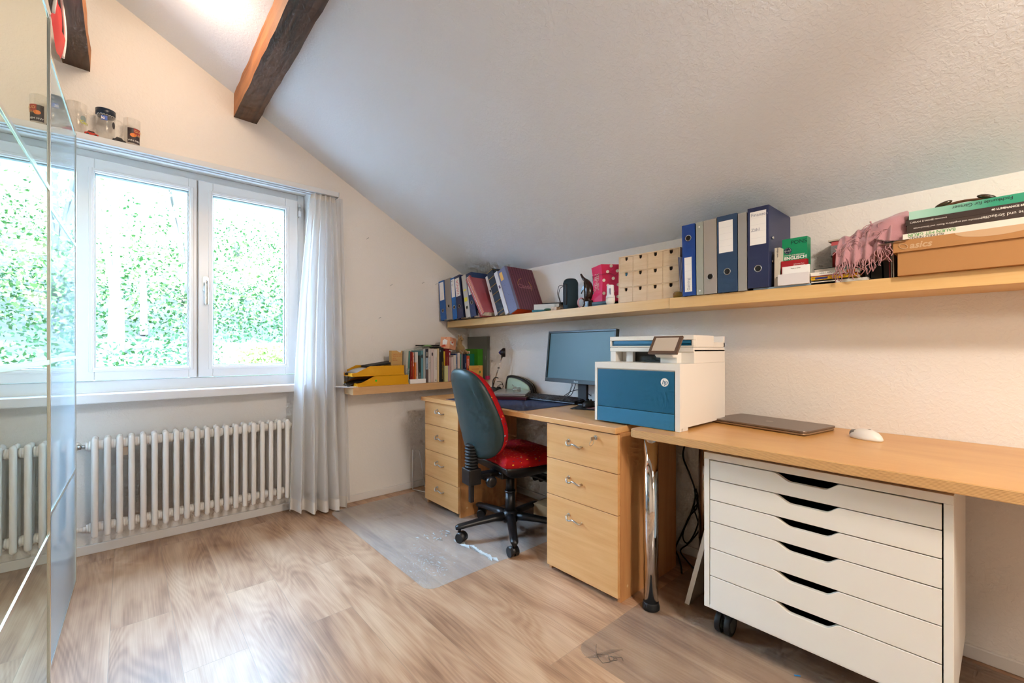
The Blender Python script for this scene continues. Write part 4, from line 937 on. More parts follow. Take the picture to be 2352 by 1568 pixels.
for k, (dx, c, lab) in enumerate(((-.022, '#1f1410', 'dark brown hair tie standing on edge before the dolphin figure'), (.004, '#b98a94', 'glittery pink hair tie standing on edge against the dolphin block'))):
    m = MB().tube([(math.sin(2*PI*i/18)*.020*(1+.05*(i % 2)), 0, .030+.0265*math.cos(2*PI*i/18)) for i in range(18)], .0035+.001*k, 8, closed=True, smooth=2)
    o = m.build('hair_tie', mat('tie%d' % k, c, .6, bump=.5, bscale=300), loc=(-.208, -1.352-dx*-1.0-(.028 if k else 0), zs1(-1.35)), rot=(0, 0, R90+.6+.5*k)); tag(o, lab, 'hair tie')
# pink bag on a teal box
o = MB().box(-.07, .05, -.055, .055, 0, .014).box(-.07, .05, -.055, .055, .0155, .030).build('card_box', paint('#2c4a52'), loc=(-.10, -1.475, zs1(-1.475)), bevel=.001); tag(o, 'low dark teal card box under the pink gift bag', 'box')
def bag():
    t = thing('paper_bag', 'bright pink paper bag with white dots and white lettering down its side', 'bag', (-.10, -1.488, zs1(-1.488)+.0315), (0, 0, R90))
    mat('bag_pink', '#e61e5c', .55); mat('bag_pink2', '#cf1048', .55); mat('bag_cream', '#e9d9c4', .6)
    # local: x to the right (-y world), y depth (+x world); front faces -y
    H = .200; m = MB()
    A, B, C = (-.088, -.045), (-.006, -.062), (.094, -.020); D_ = (.086, .05); E_ = (-.088, .05)
    bot = [(-.092, -.052), (.002, -.060), (.090, -.025), (.084, .05), (-.085, .05)]
    mid = [(-.078, -.042), (.000, -.058), (.094, -.022), (.086, .05), (-.08, .05)]
    top = [A, B, C, D_, E_]; n = 5
    rows = [(bot, 0), (mid, .050), (mid, .135), (top, H)]
    vs = [(p[0], p[1], z+(.010 if (z == H and i in (1,)) else 0)) for r, z in rows for i, p in enumerate(r)]
    for i in range(3):
        for k in range(n): m.add([vs[i*n+k], vs[i*n+(k+1) % n], vs[(i+1)*n+(k+1) % n], vs[(i+1)*n+k]], [(0, 1, 2, 3)], 0 if k in (0, 4) else 1)
    m.add(vs[:n], [tuple(range(n))], 0)
    b = m.build('bag_body', ['bag_pink', 'bag_pink2'], t); so = b.modifiers.new('th', 'SOLIDIFY'); so.thickness = .0006
    m = MB(); P1 = Vector((.000, -.0585, .0)); P2 = Vector((.094, -.0225, 0)); u = (P2-P1).normalized(); nn = Vector((u.y, -u.x, 0))
    for (a, z) in ((.030, .165), (.085, .165), (.008, .118), (.062, .125), (.032, .088), (.090, .088), (.008, .045), (.060, .052), (.088, .022), (.05, .195)):
        r = .0088
        a_ = max(a, r*1.02); a_ = min(a_, .1-r*1.02); m.disc(P1+u*a_+nn*.0014+Z_*z, r, u, Z_, 0, 18)
    m.build('dots', 'bag_cream', t)
    m = MB(); Q1 = Vector((-.078, -.042, 0)); Q2 = P1; u = (Q2-Q1).normalized(); nn = Vector((u.y, -u.x, 0))
    m.text('PINK', .046, Q1+u*.018+nn*.0022+Z_*.168, -Z_, u, 0, bold=.0028)
    m.text('PINK', .046, Q1+u*.018+nn*.0026+Z_*.168, -Z_, u, 1, bold=.0006)
    m.build('lettering', ['bag_cream', 'bag_pink'], t)
    MB().tube([(-.083, -.047, .150), (-.05, -.060, .148), (.0, -.066, .152), (.05, -.048, .150), (.070, -.040, .138), (.085, -.034, .150)], .0009).tube([(-.075, -.052, .150), (-.068, -.058, .135), (-.070, -.056, .120)], .0012).build('string', paint('#5a2a2e'), t)
bag()
t = thing('deodorant', 'white roll-on bottle standing on its cap in front of the pink bag', 'bottle', (-.205, -1.576, zs1(-1.576)), (0, 0, R90))
MB().lathe([(.012, .0), (.022, .004), (.0265, .018), (.0265, .036)], n=28, sy=.8).build('cap', 'white_plastic', t)
MB().lathe([(.0262, .0365), (.0262, .045), (.021, .055), (.0205, .100), (.0195, .106), (.015, .108)], n=28, sy=.8).build('bottle', paint('#eeeef2', .3), t)
MB().quad((.002, -.0170, .054), (.014, -.0140, .054), (.013, -.0140, .088), (.003, -.0170, .088), 0).build('label', paint('#8f8a9c'), t)
o = MB().box(-.03, .03, -.02, .02, 0, .045).build('small_box', 'black_rubber', loc=(-.06, -1.602, zs1(-1.60)), bevel=.003); tag(o, 'small black box in the gap between pink bag and mini drawers', 'box')
# mini chest of drawers
t = thing('mini_drawers', 'light birch mini chest with twelve little drawers', 'drawer box', (-.20, -1.6235, zs1(-1.64)+.001), (-SL, 0, R90))
t.rotation_euler = (0, SL, R90)
Wd, Hd, Dd = .345, .250, .17
m = MB(); e = .006
m.box(0, Wd, 0, Dd, 0, e).box(0, Wd, 0, Dd, Hd-e, Hd).box(0, e, 0, Dd, e, Hd-e).box(Wd-e, Wd, 0, Dd, e, Hd-e).box(e, Wd-e, Dd-.004, Dd, e, Hd-e)
cw = (Wd-2*e-3*.004)/4; rh = (Hd-2*e-2*.004)/3
for i in range(1, 4): x = e+i*cw+(i-1)*.004; m.box(x, x+.004, .001, Dd-.004, e, Hd-e)
for j in range(1, 3):
    for i in range(4): x = e+i*(cw+.004); z = e+j*rh+(j-1)*.004; m.box(x, x+cw, .001, Dd-.004, z, z+.004)
m.build('carcass', 'birch_light', t)
for i in range(4):
    for j in range(3):
        x = e+i*(cw+.004)+.001; z = e+j*(rh+.004)+.0008; c = x+cw/2-.001; w_ = cw-.002; h_ = rh-.0016; r = .0088
        pts = [(x, z), (x+w_, z), (x+w_, z+h_), (c+r, z+h_)]+[(c+r*math.cos(a), z+h_-.010+r*math.sin(a)*-1) for a in [PI*k/8 for k in range(9)]]+[(c-r, z+h_), (x, z+h_)]
        d = MB().prism([(p, .0005, q) for p, q in pts], (0, .006, 0)).build('drawer', 'birch_light', t)
        MB().box(x+.002, x+w_-.002, .0068, Dd-.01, z+.001, z+h_-.002).build('drawer_tray', paint('#16110d', .9) if (i, j) != (0, 1) else paint('#2f7fae', .6), d)
# glitter jar
t = thing('glitter_jar', 'small glass jar of golden glitter at the joint of the upper shelves', 'jar', (-.212, -1.976, 1.2988))
MB().lathe([(.026, .001), (.030, .004), (.030, .022), (.026, .026)], n=28).build('glitter', mat('glitter', '#a98a3a', .25, .8, bump=1, bscale=900), t)
MB().lathe([(.028, 0), (.0325, .003), (.0325, .026), (.029, .030)], n=28).lathe([(.029, .030), (.0315, .031), (.0315, .042), (.028, .043), (0, .043)], n=28).build('glass', 'pane_glass', t)
# --- right upper shelf ---
ZS = 1.2985
t = thing('envelope_pack', 'pack of lavender grey envelopes standing behind the glitter jar', 'envelopes', (-.235, -1.9725+.0, ZS), (0, .06, R90))
m = MB(); [m.box(.0035*k+.0002, .0035*k+.003, .0+.002*(k % 2), .15, 0, .190-.002*(k % 3)) for k in range(6)]
tg_ = m.build('envelopes', paint('#8d90aa', .7), t)
t.location = (-.235, -2.0025+.003, ZS); t.rotation_euler = (0, -.075, R90); t.location.y = -1.992
binder('bright royal blue binder standing upside down, hole above and label below', (-.262, -2.0175, ZS), .060, .3235, .262, '#0b3f92', .02, (.010, .044, .018, .175), .262, text='Gaming', tcol='pencil', tsize=.018)
def rivets(t, w):
    MB().cyl((w/2, .0005, .018), (w/2, -.0014, .018), .0035, n=12).cyl((w/2, .0005, .302), (w/2, -.0014, .302), .0035, n=12).build('rivet', 'white', t)
binder('slim pale grey-green folder with two rivets on its spine', (-.262, -2.0805, ZS), .032, .3245, .262, '#a3a79d', .01, None, None, side=rivets)
binder('plain grey-beige binder between slim folder and slate blue binder', (-.262, -2.1145, ZS), .056, .3250, .262, '#a39c94', .01, None, .075)
def claw(x0):
    def f(t, w):
        MB().cyl((w+.0005, .02, .115), (w+.004, .02, .115), .005, n=10).box(w, w+.005, .02, .05, .1, .125).build('clamp', 'steel', t)
    return f
def bolts(t, w):
    MB().cyl((w, .035, .105), (w+.006, .035, .105), .006, n=12).cyl((w, .035, .20), (w+.006, .035, .20), .006, n=12).build('lever_bolt', 'steel', t)
binder('slate blue binder with a large ruled white label', (-.262, -2.1735, ZS), .0825, .3285, .262, '#2c4668', .01, (.008, .066, .170, .305), .088, side=bolts)
binder('plain light grey folder between slate blue and the tallest navy binder', (-.262, -2.258, ZS), .034, .3235, .262, '#9a9996', .005, None, None)
o = MB().box(-.10, .10, -.14, .14, 0, .006).build('pad', paint('#8aa3b5', .6), loc=(-.150, -2.452, ZS), rot=(0, 0, 0)); tag(o, 'thin pale writing pad lying flat under the big navy binder and white boxes', 'pad')
binder('big navy binder at the right end, faint pencil notes on its ruled label', (-.262, -2.2945, ZS+.0065), .080, .3275, .262, '#2a3358', 0, (.010, .070, .175, .310), .078, text='Finanzen||Zähl', tup=False, tcol='pencil', tsize=.018, side=bolts)
t0 = ZS+.0065
def thinmarks(m, w, h): m.text('von oben', .010, (w/2+.004, -.0006, .115), Z_, -X_, 1); m.disc((w/2, -.0006, .035), .002, X_, Z_, 1, 10)
book('slim cream book standing right of the big navy binder', (-.245, -2.388, t0), .019, .153, .13, '#cfc6b4', -.01, marks=thinmarks)
t = thing('vocabulary_box', 'green card box for learning English, with a dark round badge', 'box', (-.205, -2.404, t0), (0, 0, R90))
m = MB().box(0, .086, 0, .045, 0, .190, 0)
yf = -.0005
m.text('PONS', .0215, (.030, yf, .166), X_, Z_, 1)
m.disc((.020, yf, .142), .0135, X_, Z_, 2, 28)
for k in range(12): a = 2*PI*k/12; m.disc((.020+.0105*math.cos(a), yf-.0003, .142+.0105*math.sin(a)), .0011, X_, Z_, 3, 5)
m.text('A1-A2', .0065, (.0105, yf-.0003, .1395), X_, Z_, 3)
m.text('POWER-VOKABELBOX', .0068, (.008, yf, .121), X_, Z_, 3); m.text('ENGLISCH', .0165, (.0075, yf, .107), X_, Z_, 3, bold=.0006); m.text('IN 4 WOCHEN', .0105, (.0075, yf, .0955), X_, Z_, 3)
m.box(.008, .078, yf, yf+.0003, .088, .0884, 3)
m.build('card_box', [mat('pons_green', '#0a8f5f', .4), paint('#0b3b33'), paint('#14243f'), 'paper_white'], t, bevel=.001)
o = MB().box(0, .086, 0, .024, 0, .098, 0)
for k, (s_, z_) in enumerate((('Schweizer Pass', .080), ('Passeport suisse', .074), ('Passaporto svizzero', .068))): o.text(s_, .0058, (.043, -.0005, z_), X_, Z_, 1)
o = o.build('booklet_box', [paint('#a51622'), 'paper_white'], loc=(-.236, -2.410, t0), rot=(0, 0, R90), bevel=.001); tag(o, 'dark red card box standing before the green English box', 'box')
o = MB().box(0, .091, 0, .012, 0, .073).text('Made in China', .0055, (.030, -.0005, .062), X_, Z_, 1).build('small_box', ['paper_white', 'ink'], loc=(-.2495, -2.4175, t0), rot=(0, 0, R90), bevel=.0008); tag(o, 'flat white box standing upright before the dark red one', 'box')
o = MB().prism([(x, 0, z) for x, z in rrect(0, .104, 0, .043, .003, 4)], (0, .012, 0)).build('small_box', paint('#e2dedf', .4), loc=(-.2635, -2.406, t0), rot=(0, 0, R90), bevel=.001); tag(o, 'white plastic box with rounded corners, lowest at the front of the white pair', 'box')
# stack of lying books, magazines
zz = ZS
flat('book', 'thin white exercise book, lowest in the pile under the scarf', -.165, -2.597, zz, .165, .17, .010, 0, '#d6d2c8', cat='booklet'); zz += .0103
flat('book', 'black booklet lying above the thin white one in the pile', -.168, -2.572, zz, .10, .16, .005, 0, '#1b1a1c', cat='booklet'); zz += .0053
def m1(m, L, D, T): m.text('Schweiz | Suisse | Svizzera  1:301 000', .0085, (-D/2-.0005, -L/2+.008, T-.002), Y_, -Z_, 1); m.box(-D/2-.0006, -D/2, L/2-.052, L/2-.014, .002, T-.002, 2)
flat('book', 'yellow road atlas in the pile under the scarf', -.172, -2.583, zz, .138, .16, .012, 0, '#e8b40c', cat='atlas', marks=m1, mats=['ink', paint('#2c2f6e')]); zz += .0123
flat('book', 'thin dark red booklet between yellow atlas and white book', -.172, -2.583, zz, .138, .16, .0035, 0, '#7c1c22', cat='booklet'); zz += .0038
def m2(m, L, D, T): m.text('Italien | Adria | 2004', .008, (-D/2-.0005, -L/2+.045, T-.0025), Y_, -Z_, 1); m.box(-D/2-.0006, -D/2, -L/2+.006, -L/2+.030, .002, T-.002, 2)
flat('book', 'white guide book with an orange spine patch in the pile', -.170, -2.582, zz, .140, .16, .013, 0, '#ece8e0', marks=m2, mats=['ink', paint('#e77a1c')]); zz += .0133
flat('book', 'light blue flat booklet right under the scarf fringe', -.150, -2.600, zz, .12, .13, .003, 0, '#7fa6bd', cat='booklet'); zz += .0033
o = flat('book', 'dark green diary with a pale ribbon, topmost of the pile', -.150, -2.573, zz, .120, .12, .015, math.pi, '#22383a', cat='diary')
MB().box(-.0605+.001, -.0585, -.02, -.006, -.0, .0155).box(.0601, .0612, .03, .038, 0, .0155).build('ribbon', paint('#8fb0b4'), o)
o = MB().prism([(0, y, z) for y, z in rrect(0, .060, 0, .075, .008, 4)], (.012, 0, 0)).build('wallet', mat('red_velvet', '#8f0d12', .8), loc=(-.095, -2.606, zz+.0155), bevel=.002); tag(o, 'dark red velvet case standing upright behind the topmost diary', 'case')
t = thing('stationery_box', 'grey patterned box with coral pink cards under a clear cover, behind the red case', 'box', (-.045, -2.537, zz-.02))
MB().box(-.035, .035, -.09, 0, .096, .140).build('box_body', mat('grey_pattern', '#8b8a8c', .6, var=.5, vscale=160), t, bevel=.002)
MB().box(-.032, .032, -.088, -.002, .1405, .156).build('cards', paint('#e0666c'), t)
MB().box(-.037, .037, -.10, .008, .157, .163).build('lid', paint('#d7cdb9'), t); MB().box(-.030, .03, -.085, -.005, 0, .096).build('stand', paint('#5f574d'), t)
# pink scarf
def scarf():
    t = thing('scarf', 'dusty pink fringed scarf heaped over the books left of the shoe box', 'scarf', (-.16, -2.68, 1.355))
    mat('scarf_pink', '#b8858a', .9, bump=.4, bscale=500, sheen=.4)
    m = MB()
    def S(u, v):
        th = 2*PI*u; ph = v
        # lying roll whose axis runs along y and rises to the right
        y = .095-.215*ph; rz = (.030+.048*math.sin(ph*PI*.85)**.8); rx = .075+.02*math.sin(ph*PI)
        cz = .045+.070*ph-.02*max(0, ph-.75)
        wob = 1+.06*math.sin(th*3+ph*9)+.04*math.sin(th*7-ph*5)
        k = math.sin(PI*min(1, max(0, (ph*1.12+.02))))**.35 if ph < .9 else math.sin(PI*min(1, (1-ph)*5+.0))**.5 if ph < 1 else 0
        k = min(1, ph/.08)**.5*min(1, (1-ph)/.10)**.5
        return (rx*wob*k*math.cos(th), y, cz+rz*wob*k*math.sin(th))
    m.grid(S, 48, 36); m.build('cloth', 'scarf_pink', t)
    m = MB()
    def F(u, v):     # front flap falling towards the viewer
        y = .085-.150*u; x = -.060-.055*math.sin(v*1.5)+.006*math.sin(u*30); z = .105+.045*u-.100*v*(1-.25*max(0, u-.6))-.02*math.sin(u*PI)*v+.006*math.sin(u*22+v*4)
        return (x, y, z)
    m.grid(F, 40, 16); fl = m.build('front_flap', 'scarf_pink', t); so = fl.modifiers.new('th', 'SOLIDIFY'); so.thickness = .002
    m = MB(); rn = random.Random(4)
    for k in range(46):
        u = (k+.5)/46; p = Vector(F(u, 1)); L = rn.uniform(.03, .055)*(1.0 if u > .2 else 1.15); pts = [p+Vector((.004, 0, .006))]
        for q in range(1, 5): pts.append(p+Vector((-.006*math.sin(q)+rn.uniform(-.004, .004), rn.uniform(-.007, .007)-.004*q*(u-.5), -L*q/4)))
        m.tube(pts, .0014, 5, smooth=3)
    for k in range(22):
        u = rn.uniform(.0, 1); p = Vector(F(u, rn.uniform(0, .6))); d = Vector((-.01, rn.uniform(-.03, .03), rn.uniform(-.035, .01)))
        m.tube([p, p+d*.5+Vector((-.008, 0, .006)), p+d+Vector((-.006, rn.uniform(-.01, .01), 0)), p+d*1.3+Vector((-.004, 0, -.012))], .0014, 5, smooth=3)
    fr = m.build('fringe', 'scarf_pink', t); fr['kind'] = 'stuff'
scarf()
for k, (y, c, w_, lab) in enumerate(((-2.668, '#2a2c2b', .010, 'thin black folder standing below the scarf end'), (-2.682, '#0d1514', .030, 'dark glossy black album standing under the scarf'), (-2.716, '#1a1a17', .016, 'dark brown-black book standing right of the black album'))):
    book(lab, (-.205+.01*k, y, ZS), w_, .085+.006*k, .15, c, .04)
for k, (y, c, h_, lab) in enumerate(((-2.735, '#8f1b1f', .095, 'small red booklet standing left of the shoe box'), (-2.7395, '#9fa6a6', .085, 'thin grey card folder leaning by the shoe box'), (-2.7445, '#d9d2c3', .110, 'cream card standing tight against the shoe box'))):
    o = MB().box(0, .003, 0, .12, 0, h_).build('card', paint(c), loc=(-.225, y, ZS), rot=(0, -.02, R90)); tag(o, lab, 'card')
t = thing('paper_sheets', 'curled grey-white papers and a black clip pushed in at the top of the shoe box', 'papers', (-.215, -2.742, 1.4125))
MB().grid(lambda u, v: (-.07+.14*v, .040-.09*u, .0005+.020*(1-u)**3*(1+.3*v)), 10, 6).build('top_sheet', 'paper_white', t)
MB().grid(lambda u, v: (-.072+.14*v, .028-.07*u, -.0045), 4, 2).build('lower_sheet', paint('#c9c5c2', .7), t)
MB().box(-.074, -.05, -.012, .010, -.0038, -.0005).build('clip', 'black', t)
# shoe box and the books on it
t = thing('shoe_box', 'brown cardboard shoe box at the right end of the upper shelf', 'box', (-.145, -2.930, ZS))
mat('cardboard', '#b27f4a', .75, bump=.1, bscale=500); mat('cardboard_light', '#bd9166', .75)
MB().box(-.128, .128, -.165, .168, 0, .078).build('box_body', 'cardboard', t, bevel=.001)
m = MB().box(-.135, .135, -.175, .178, .076, .1135, 0)
m.text('asics', .028, (-.1356, .138, .0845), -Y_, Z_, 1, bold=.0008, shear=.2)
m.tube([(-.1357, .153+.010*math.cos(a)*1.0+.004*math.sin(a), .0935+.0085*math.sin(a)) for a in [2*PI*k/14 for k in range(14)]], .0011, 4, 1, closed=True, smooth=0)
m.prism([(-.1354, -.05+.085*math.cos(a), .1132+.022*math.sin(a)) for a in [PI+PI*k/16 for k in range(17)]], (.0003, 0, 0), 1)
m.build('lid', ['cardboard', paint('#c9a57e', .7)], t, bevel=.001)
zb = ZS+.1142
def mk(lines):
    def f(m, L, D, T):
        for s_, sz, y0, zf, mi in lines: m.text(s_, sz, (-D/2-.0006, L/2-y0, T*zf), -Y_, Z_, mi) if False else m.text(s_, sz, (-D/2-.0006, -L/2+L-y0, T*zf), Y_, -Z_, mi, align='RIGHT')
    return f
# spine print is upside down, so it runs from right to left when seen from the room
flat('book', 'white book BAUEN MIT GRÜN lying directly on the shoe box', -.145, -2.925, zb, .305, .215, .0235, 0, '#e8e2d4', marks=mk([('BAUEN MIT GRÜN', .0135, .012, .93, 1), ('ALFRED NIESEL', .0125, .014, .46, 2)]), mats=[paint('#3c9a3c'), paint('#5a5651')]); zb += .0240
def tm(lines):
    def f(m, L, D, T):
        for s_, sz, y0, zf, mi in lines: m.text(s_, sz, (-D/2-.0006, L/2-y0, T*zf), Y_, -Z_, mi, align='RIGHT')
    return f
flat('book', 'dark brown tree and shrub book lying above the white book', -.145, -2.930, zb, .295, .215, .026, 0, '#3c2f29', marks=tm([('Einheimische und eingeführte Baum- und Straucharten', .0074, .016, .62, 1), ('Bäume und Sträucher', .0125, .165, .72, 1)]), mats=['paper', 'paper']); zb += .0265
def lum(m, L, D, T): m.text("CARAN D'ACHE", .0078, (-D/2-.0006, L/2-.010, T*.28), -Y_, Z_, 1); m.text('PERMANENCE', .0045, (-D/2-.0006, L/2-.068, T*.34), -Y_, Z_, 1); m.text('40 LUMINANCE 6901', .0078, (-D/2-.0006, L/2-.190, T*.30), -Y_, Z_, 1, bold=.0003)
o = MB().box(-.105, .105, -.15, .147, 0, .0175); lum(o, .294, .21, .0175)
o = o.build('pencil_case', [paint('#372b27'), 'paper'], loc=(-.147, -2.927, zb), bevel=.002); tag(o, 'flat dark pencil tin with white lettering between dark book and teal book', 'pencil tin'); zb += .0180
def gradbook():
    m = bpy.data.materials.new('teal_grad'); m.use_nodes = True; nt = m.node_tree; b = nt.nodes['Principled BSDF']; L = nt.links.new; N = nt.nodes.new
    tc = N('ShaderNodeTexCoord'); sp = N('ShaderNodeSeparateXYZ'); L(tc.outputs['Object'], sp.inputs[0]); cr = N('ShaderNodeValToRGB'); mr = N('ShaderNodeMapRange'); mr.inputs[1].default_value = -.15; mr.inputs[2].default_value = .15
    L(sp.outputs[1], mr.inputs[0]); cr.color_ramp.elements[0].color = lin('#2f9a78'); cr.color_ramp.elements[1].color = lin('#a9d3c2'); cr.color_ramp.elements[0].position = .35; cr.color_ramp.elements[1].position = .9
    L(mr.outputs[0], cr.inputs[0]); L(cr.outputs[0], b.inputs['Base Color']); b.inputs['Roughness'].default_value = .4; MATS['teal_grad'] = m
gradbook()
flat('book', 'worn teal gardening textbook on top of the shoe box pile', -.150, -2.930, zb, .285, .20, .026, 0, 'teal_grad', marks=tm([('Fachkunde für Gärtner', .0135, .100, .80, 1), ('Seipel  •', .0135, .245, .80, 1)]), mats=['ink', 'ink']); zb += .0265
t = thing('mask', 'dark carved wooden figure with two rounded ends lying on the teal book', 'carving', (-.20, -2.912, zb))
m = MB().tube([(0, .062, .004), (0, .045, .011), (0, .0, .0165), (0, -.045, .011), (0, -.062, .005)], .004, 8); m.build('arch', mat('carved', '#5b371f', .35), t)
for s_ in (1, -1): MB().ball((0, s_*.047, .017), .010, .022, .0075, R=Matrix.Rotation(-s_*.35, 3, 'X')).build('knob', mat('carved_dark', '#3a2a14', .25, coat=.4), t)

# ------------------------------------------------------------------ low shelf: trays and books
ZL = .8125
mat('tray_yellow', '#dd9d05', .35); mat('tray_orange', '#d98c08', .4)
def tray(label, x, y, z, dotted=False, rz=0):
    t = thing('letter_tray', label, 'letter tray', (x, y, z), (0, 0, rz))
    Lx, Dy, H = .360, .235, .065     # local x 0..Lx, y 0 (front side) .. Dy; open end at x=0
    m = MB()
    def side(y0):
        m.prism([(0, y0, 0), (Lx, y0, 0), (Lx, y0, H), (.115, y0, H), (.028, y0, .026), (.0, y0, .022)], (0, .003, 0))
    side(0); side(Dy-.003); m.box(0, Lx, .003, Dy-.003, 0, .003); m.box(Lx-.003, Lx, .003, Dy-.003, .003, H)
    m.box(-.002, .012, .003, .070, .0, .022); m.box(-.002, .012, Dy-.070, Dy-.003, .0, .022); m.box(.01, Lx+.003, -.002, .0, 0, .008)
    m.build('tray_body', 'tray_yellow', t, bevel=.0015)
    if dotted: MB().cyl((.125, -.0006, .035), (.125, .0, .035), .0075, n=24).build('sticker', paint('#3fc41a', .5), t, label='round green sticker')
    return t
tray('lower yellow letter tray with a green dot sticker', -1.062, -.243, ZL, True)
tray('upper yellow letter tray heaped with papers, stacked askew on the lower one', -1.092, -.239, ZL+.0665, rz=.0)
t = thing('magazine', 'black magazine with white writing poking out of the lower tray', 'magazine', (-.96, -.125, ZL+.012))
m = MB().grid(lambda u, v: (-.145+.22*u, -.065+.13*v, .018+.022*u*0+.026*(1-u)**1.5*0-.028*max(0, 1-u*2.4)**2+.010*math.sin(v*PI)), 16, 8, 0); fl = m.build('cover', 'black', t); so = fl.modifiers.new('th', 'SOLIDIFY'); so.thickness = .006
MB().text('3.1.D', .03, (-.150, .015, .008), -Y_, (.4, 0, -.9), 0).build('lettering', 'white', t)
zt = ZL+.0665
o = MB().box(-.15, .15, -.10, .10, 0, .004).box(-.14, .15, -.10, .10, .0045, .010).build('paper_stack', 'paper_white', loc=(-.905, -.125, zt+.0045)); tag(o, 'loose white papers filling the upper yellow tray', 'papers')
t = thing('magazine', 'curled grey-and-black magazines drooping over the open end of the upper tray', 'magazine', (-.93, -.125, zt+.020))
for k, (c, dz) in enumerate((('black', 0), ('#8d9299', .007), ('#c8cbd0', .013))):
    m = MB().grid(lambda u, v: (-.140+.010*k+.25*u, -.09+.18*v, .012+dz-.022*max(0, 1-u*3)**2+.012*u), 18, 4); fl = m.build('leaf', c if c == 'black' else paint(c, .4), t); so = fl.modifiers.new('th', 'SOLIDIFY'); so.thickness = .005
o = MB().prism([(x, y, 0) for x, y in rrect(-.105, .105, -.07, .07, .008, 4)], (0, 0, .013)).build('organizer', 'black_rubber', loc=(-.845, -.095, zt+.066), rot=(0, -.13, .05), bevel=.003); tag(o, 'thick black organizer lying slanted on top of the papers', 'organizer')
t = thing('notebook', 'cream-edged notebook with a black elastic band on the papers in the upper tray', 'notebook', (-.825, -.165, zt+.042), (0, -.07, .02))
MB().box(-.075, .075, -.05, .05, 0, .002).box(-.075, .075, -.05, .05, .014, .016).box(-.075, .075, .048, .05, .002, .014).build('cover', 'black', t); MB().box(-.073, .073, -.049, .047, .0022, .0138).build('pages', paint('#d9c39a', .7), t); MB().box(.052, .058, -.0512, .0512, -.0006, .0168).build('elastic', 'black_rubber', t)
t = thing('brochure', 'pale grey and blue brochure sticking out under the lower tray at the shelf end', 'brochure', (-1.094, -.130, ZL-.0004+.0002))
t.location.z = ZL
o = MB().prism([(-.075, .0, .0), (-.02, -.118, .0), (.035, -.118, 0), (.035, .10, 0), (-.05, .10, 0)], (0, 0, .0012)).build('sheet', 'paper_white', t); MB().prism([(-.075, .0, -.0006), (-.02, -.118, -.0006), (.0, -.118, -.0006), (-.045, .0, -.0006)], (0, 0, .0005)).build('blue_corner', paint('#3f8fd0'), t)
tray_h = 0
# books along the window wall: spine faces -y at yf, thickness along +x
def lb(label, x, w, h, col, yf=-.220, d=.14, lean=0, z=ZL+.0004, marks=None, mats=None, name='book', cat='book', tilt=0):
    return book(label, (x, yf, z), w, h, d, col, rot=(0, lean, 0), marks=marks, mats=mats, name=name, cat=cat)
def big(s_, size=.010, mi=2, z=.02): return vtext(s_, size, mi, z)
t = thing('paper_bag', 'torn buff paper bag with red printing standing behind the trays', 'bag', (-.795, -.175, ZL))
def bt(m):
    return m
m = MB().box(0, .082, 0, .035, .0, .232, 0)
for k, s_ in enumerate(('Tagebuch-Tasche zu', 'Mandl- über einer', 'starken', 'Mischung')): m.text(s_, .0095, (.008, -.0006, .205-.014*k), X_, Z_, 1)
for k in range(9): m.box(.010, .068, -.0006, -.0001, .132-.006*k, .1335-.006*k, 2)
m.prism([(.040, -.0005, .232), (.075, -.0005, .232), (.066, -.0005, .218), (.052, -.0005, .226)], (0, -.0005, 0), 3)
m.build('bag_body', [mat('buff', '#c99f5e', .7), paint('#b5461f', .7), paint('#9a7c50', .7), 'paper_white'], t, bevel=.002)
o = MB().box(0, .0065, 0, .15, 0, .205).build('spare_pages', 'paper', loc=(-.7105, -.200, ZL)); bpy.data.objects.remove(o)
lb('pale book leaning, first spine right of the buff paper bag', -.714, .0135, .232, '#bdb7aa', lean=.055, marks=big('Formen der Mitte', .011, 1, .03))
lb('teal green book leaning beside the pale first spine', -.700, .0145, .230, '#4a7f74', lean=.055, marks=big('Die Kunst zu leben', .010, 2, .03))
lb('dark red book with a gold title', -.674, .0175, .224, '#7d1014', lean=-.01, marks=vtext('Keine Scheu vor Menschen', .010, 3, .05))
lb('orange-red book with white dashes on its spine', -.656, .0130, .219, '#b04312', marks=lambda m, w, h: [m.box(.007, .012, -.0005, 0, .212-.010*k, .217-.010*k, 2) for k in range(10)], lean=-.02)
lb('slim orange and white paperback', -.6415, .0075, .148, '#d9803a', lean=-.01, yf=-.232)
lb('white book titled PFERDERASSEN in red', -.6325, .0220, .221, '#c9c3bc', lean=-.02, marks=vtext('PFERDERASSEN', .0145, 1, .05), mats=[paint('#a8433f'), 'ink', 'gold'])
lb('dark green-black book with a speckled spine', -.6090, .0195, .196, '#2a3430', marks=vtext('Das grosse Buch', .008, 2, .02), lean=-.01)
lb('light blue book with a dark oval on its spine', -.5885, .0175, .231, '#5d909c', marks=lambda m, w, h: m.disc((w/2, -.0006, .19), .006, X_, Z_, 1, 14, .015), lean=-.01)
lb('tall thin silver-grey folder between light blue and photo book', -.5690, .0150, .245, '#a9b2b2', lean=-.01)
def photo(m, w, h): m.box(0, w, -.0004, 0, .18, .244, 1); m.box(.003, w-.004, -.0006, 0, .19, .222, 2); m.box(0, w, -.0004, 0, 0, .095, 3); m.text('Pferde', .012, (w/2+.004, -.0008, .105), Z_, -X_, 1)
lb('book with a horse photo strip and grey blocks on its spine', -.5520, .0215, .245, '#8f9fb0', marks=photo, mats=['ink', paint('#8a8782'), paint('#5b4f4e')])
lb('white book with small dark print, right of the photo-strip book', -.5290, .0190, .246, '#cfc7c1', marks=vtext('Pferde richtig verstehen', .009, 1, .10))
lb('pinkish white book with a black blotch near its top', -.5080, .0225, .245, '#cdbcb7', marks=lambda m, w, h: m.disc((w/2, -.0006, .205), .006, X_, Z_, 1, 9, .014))
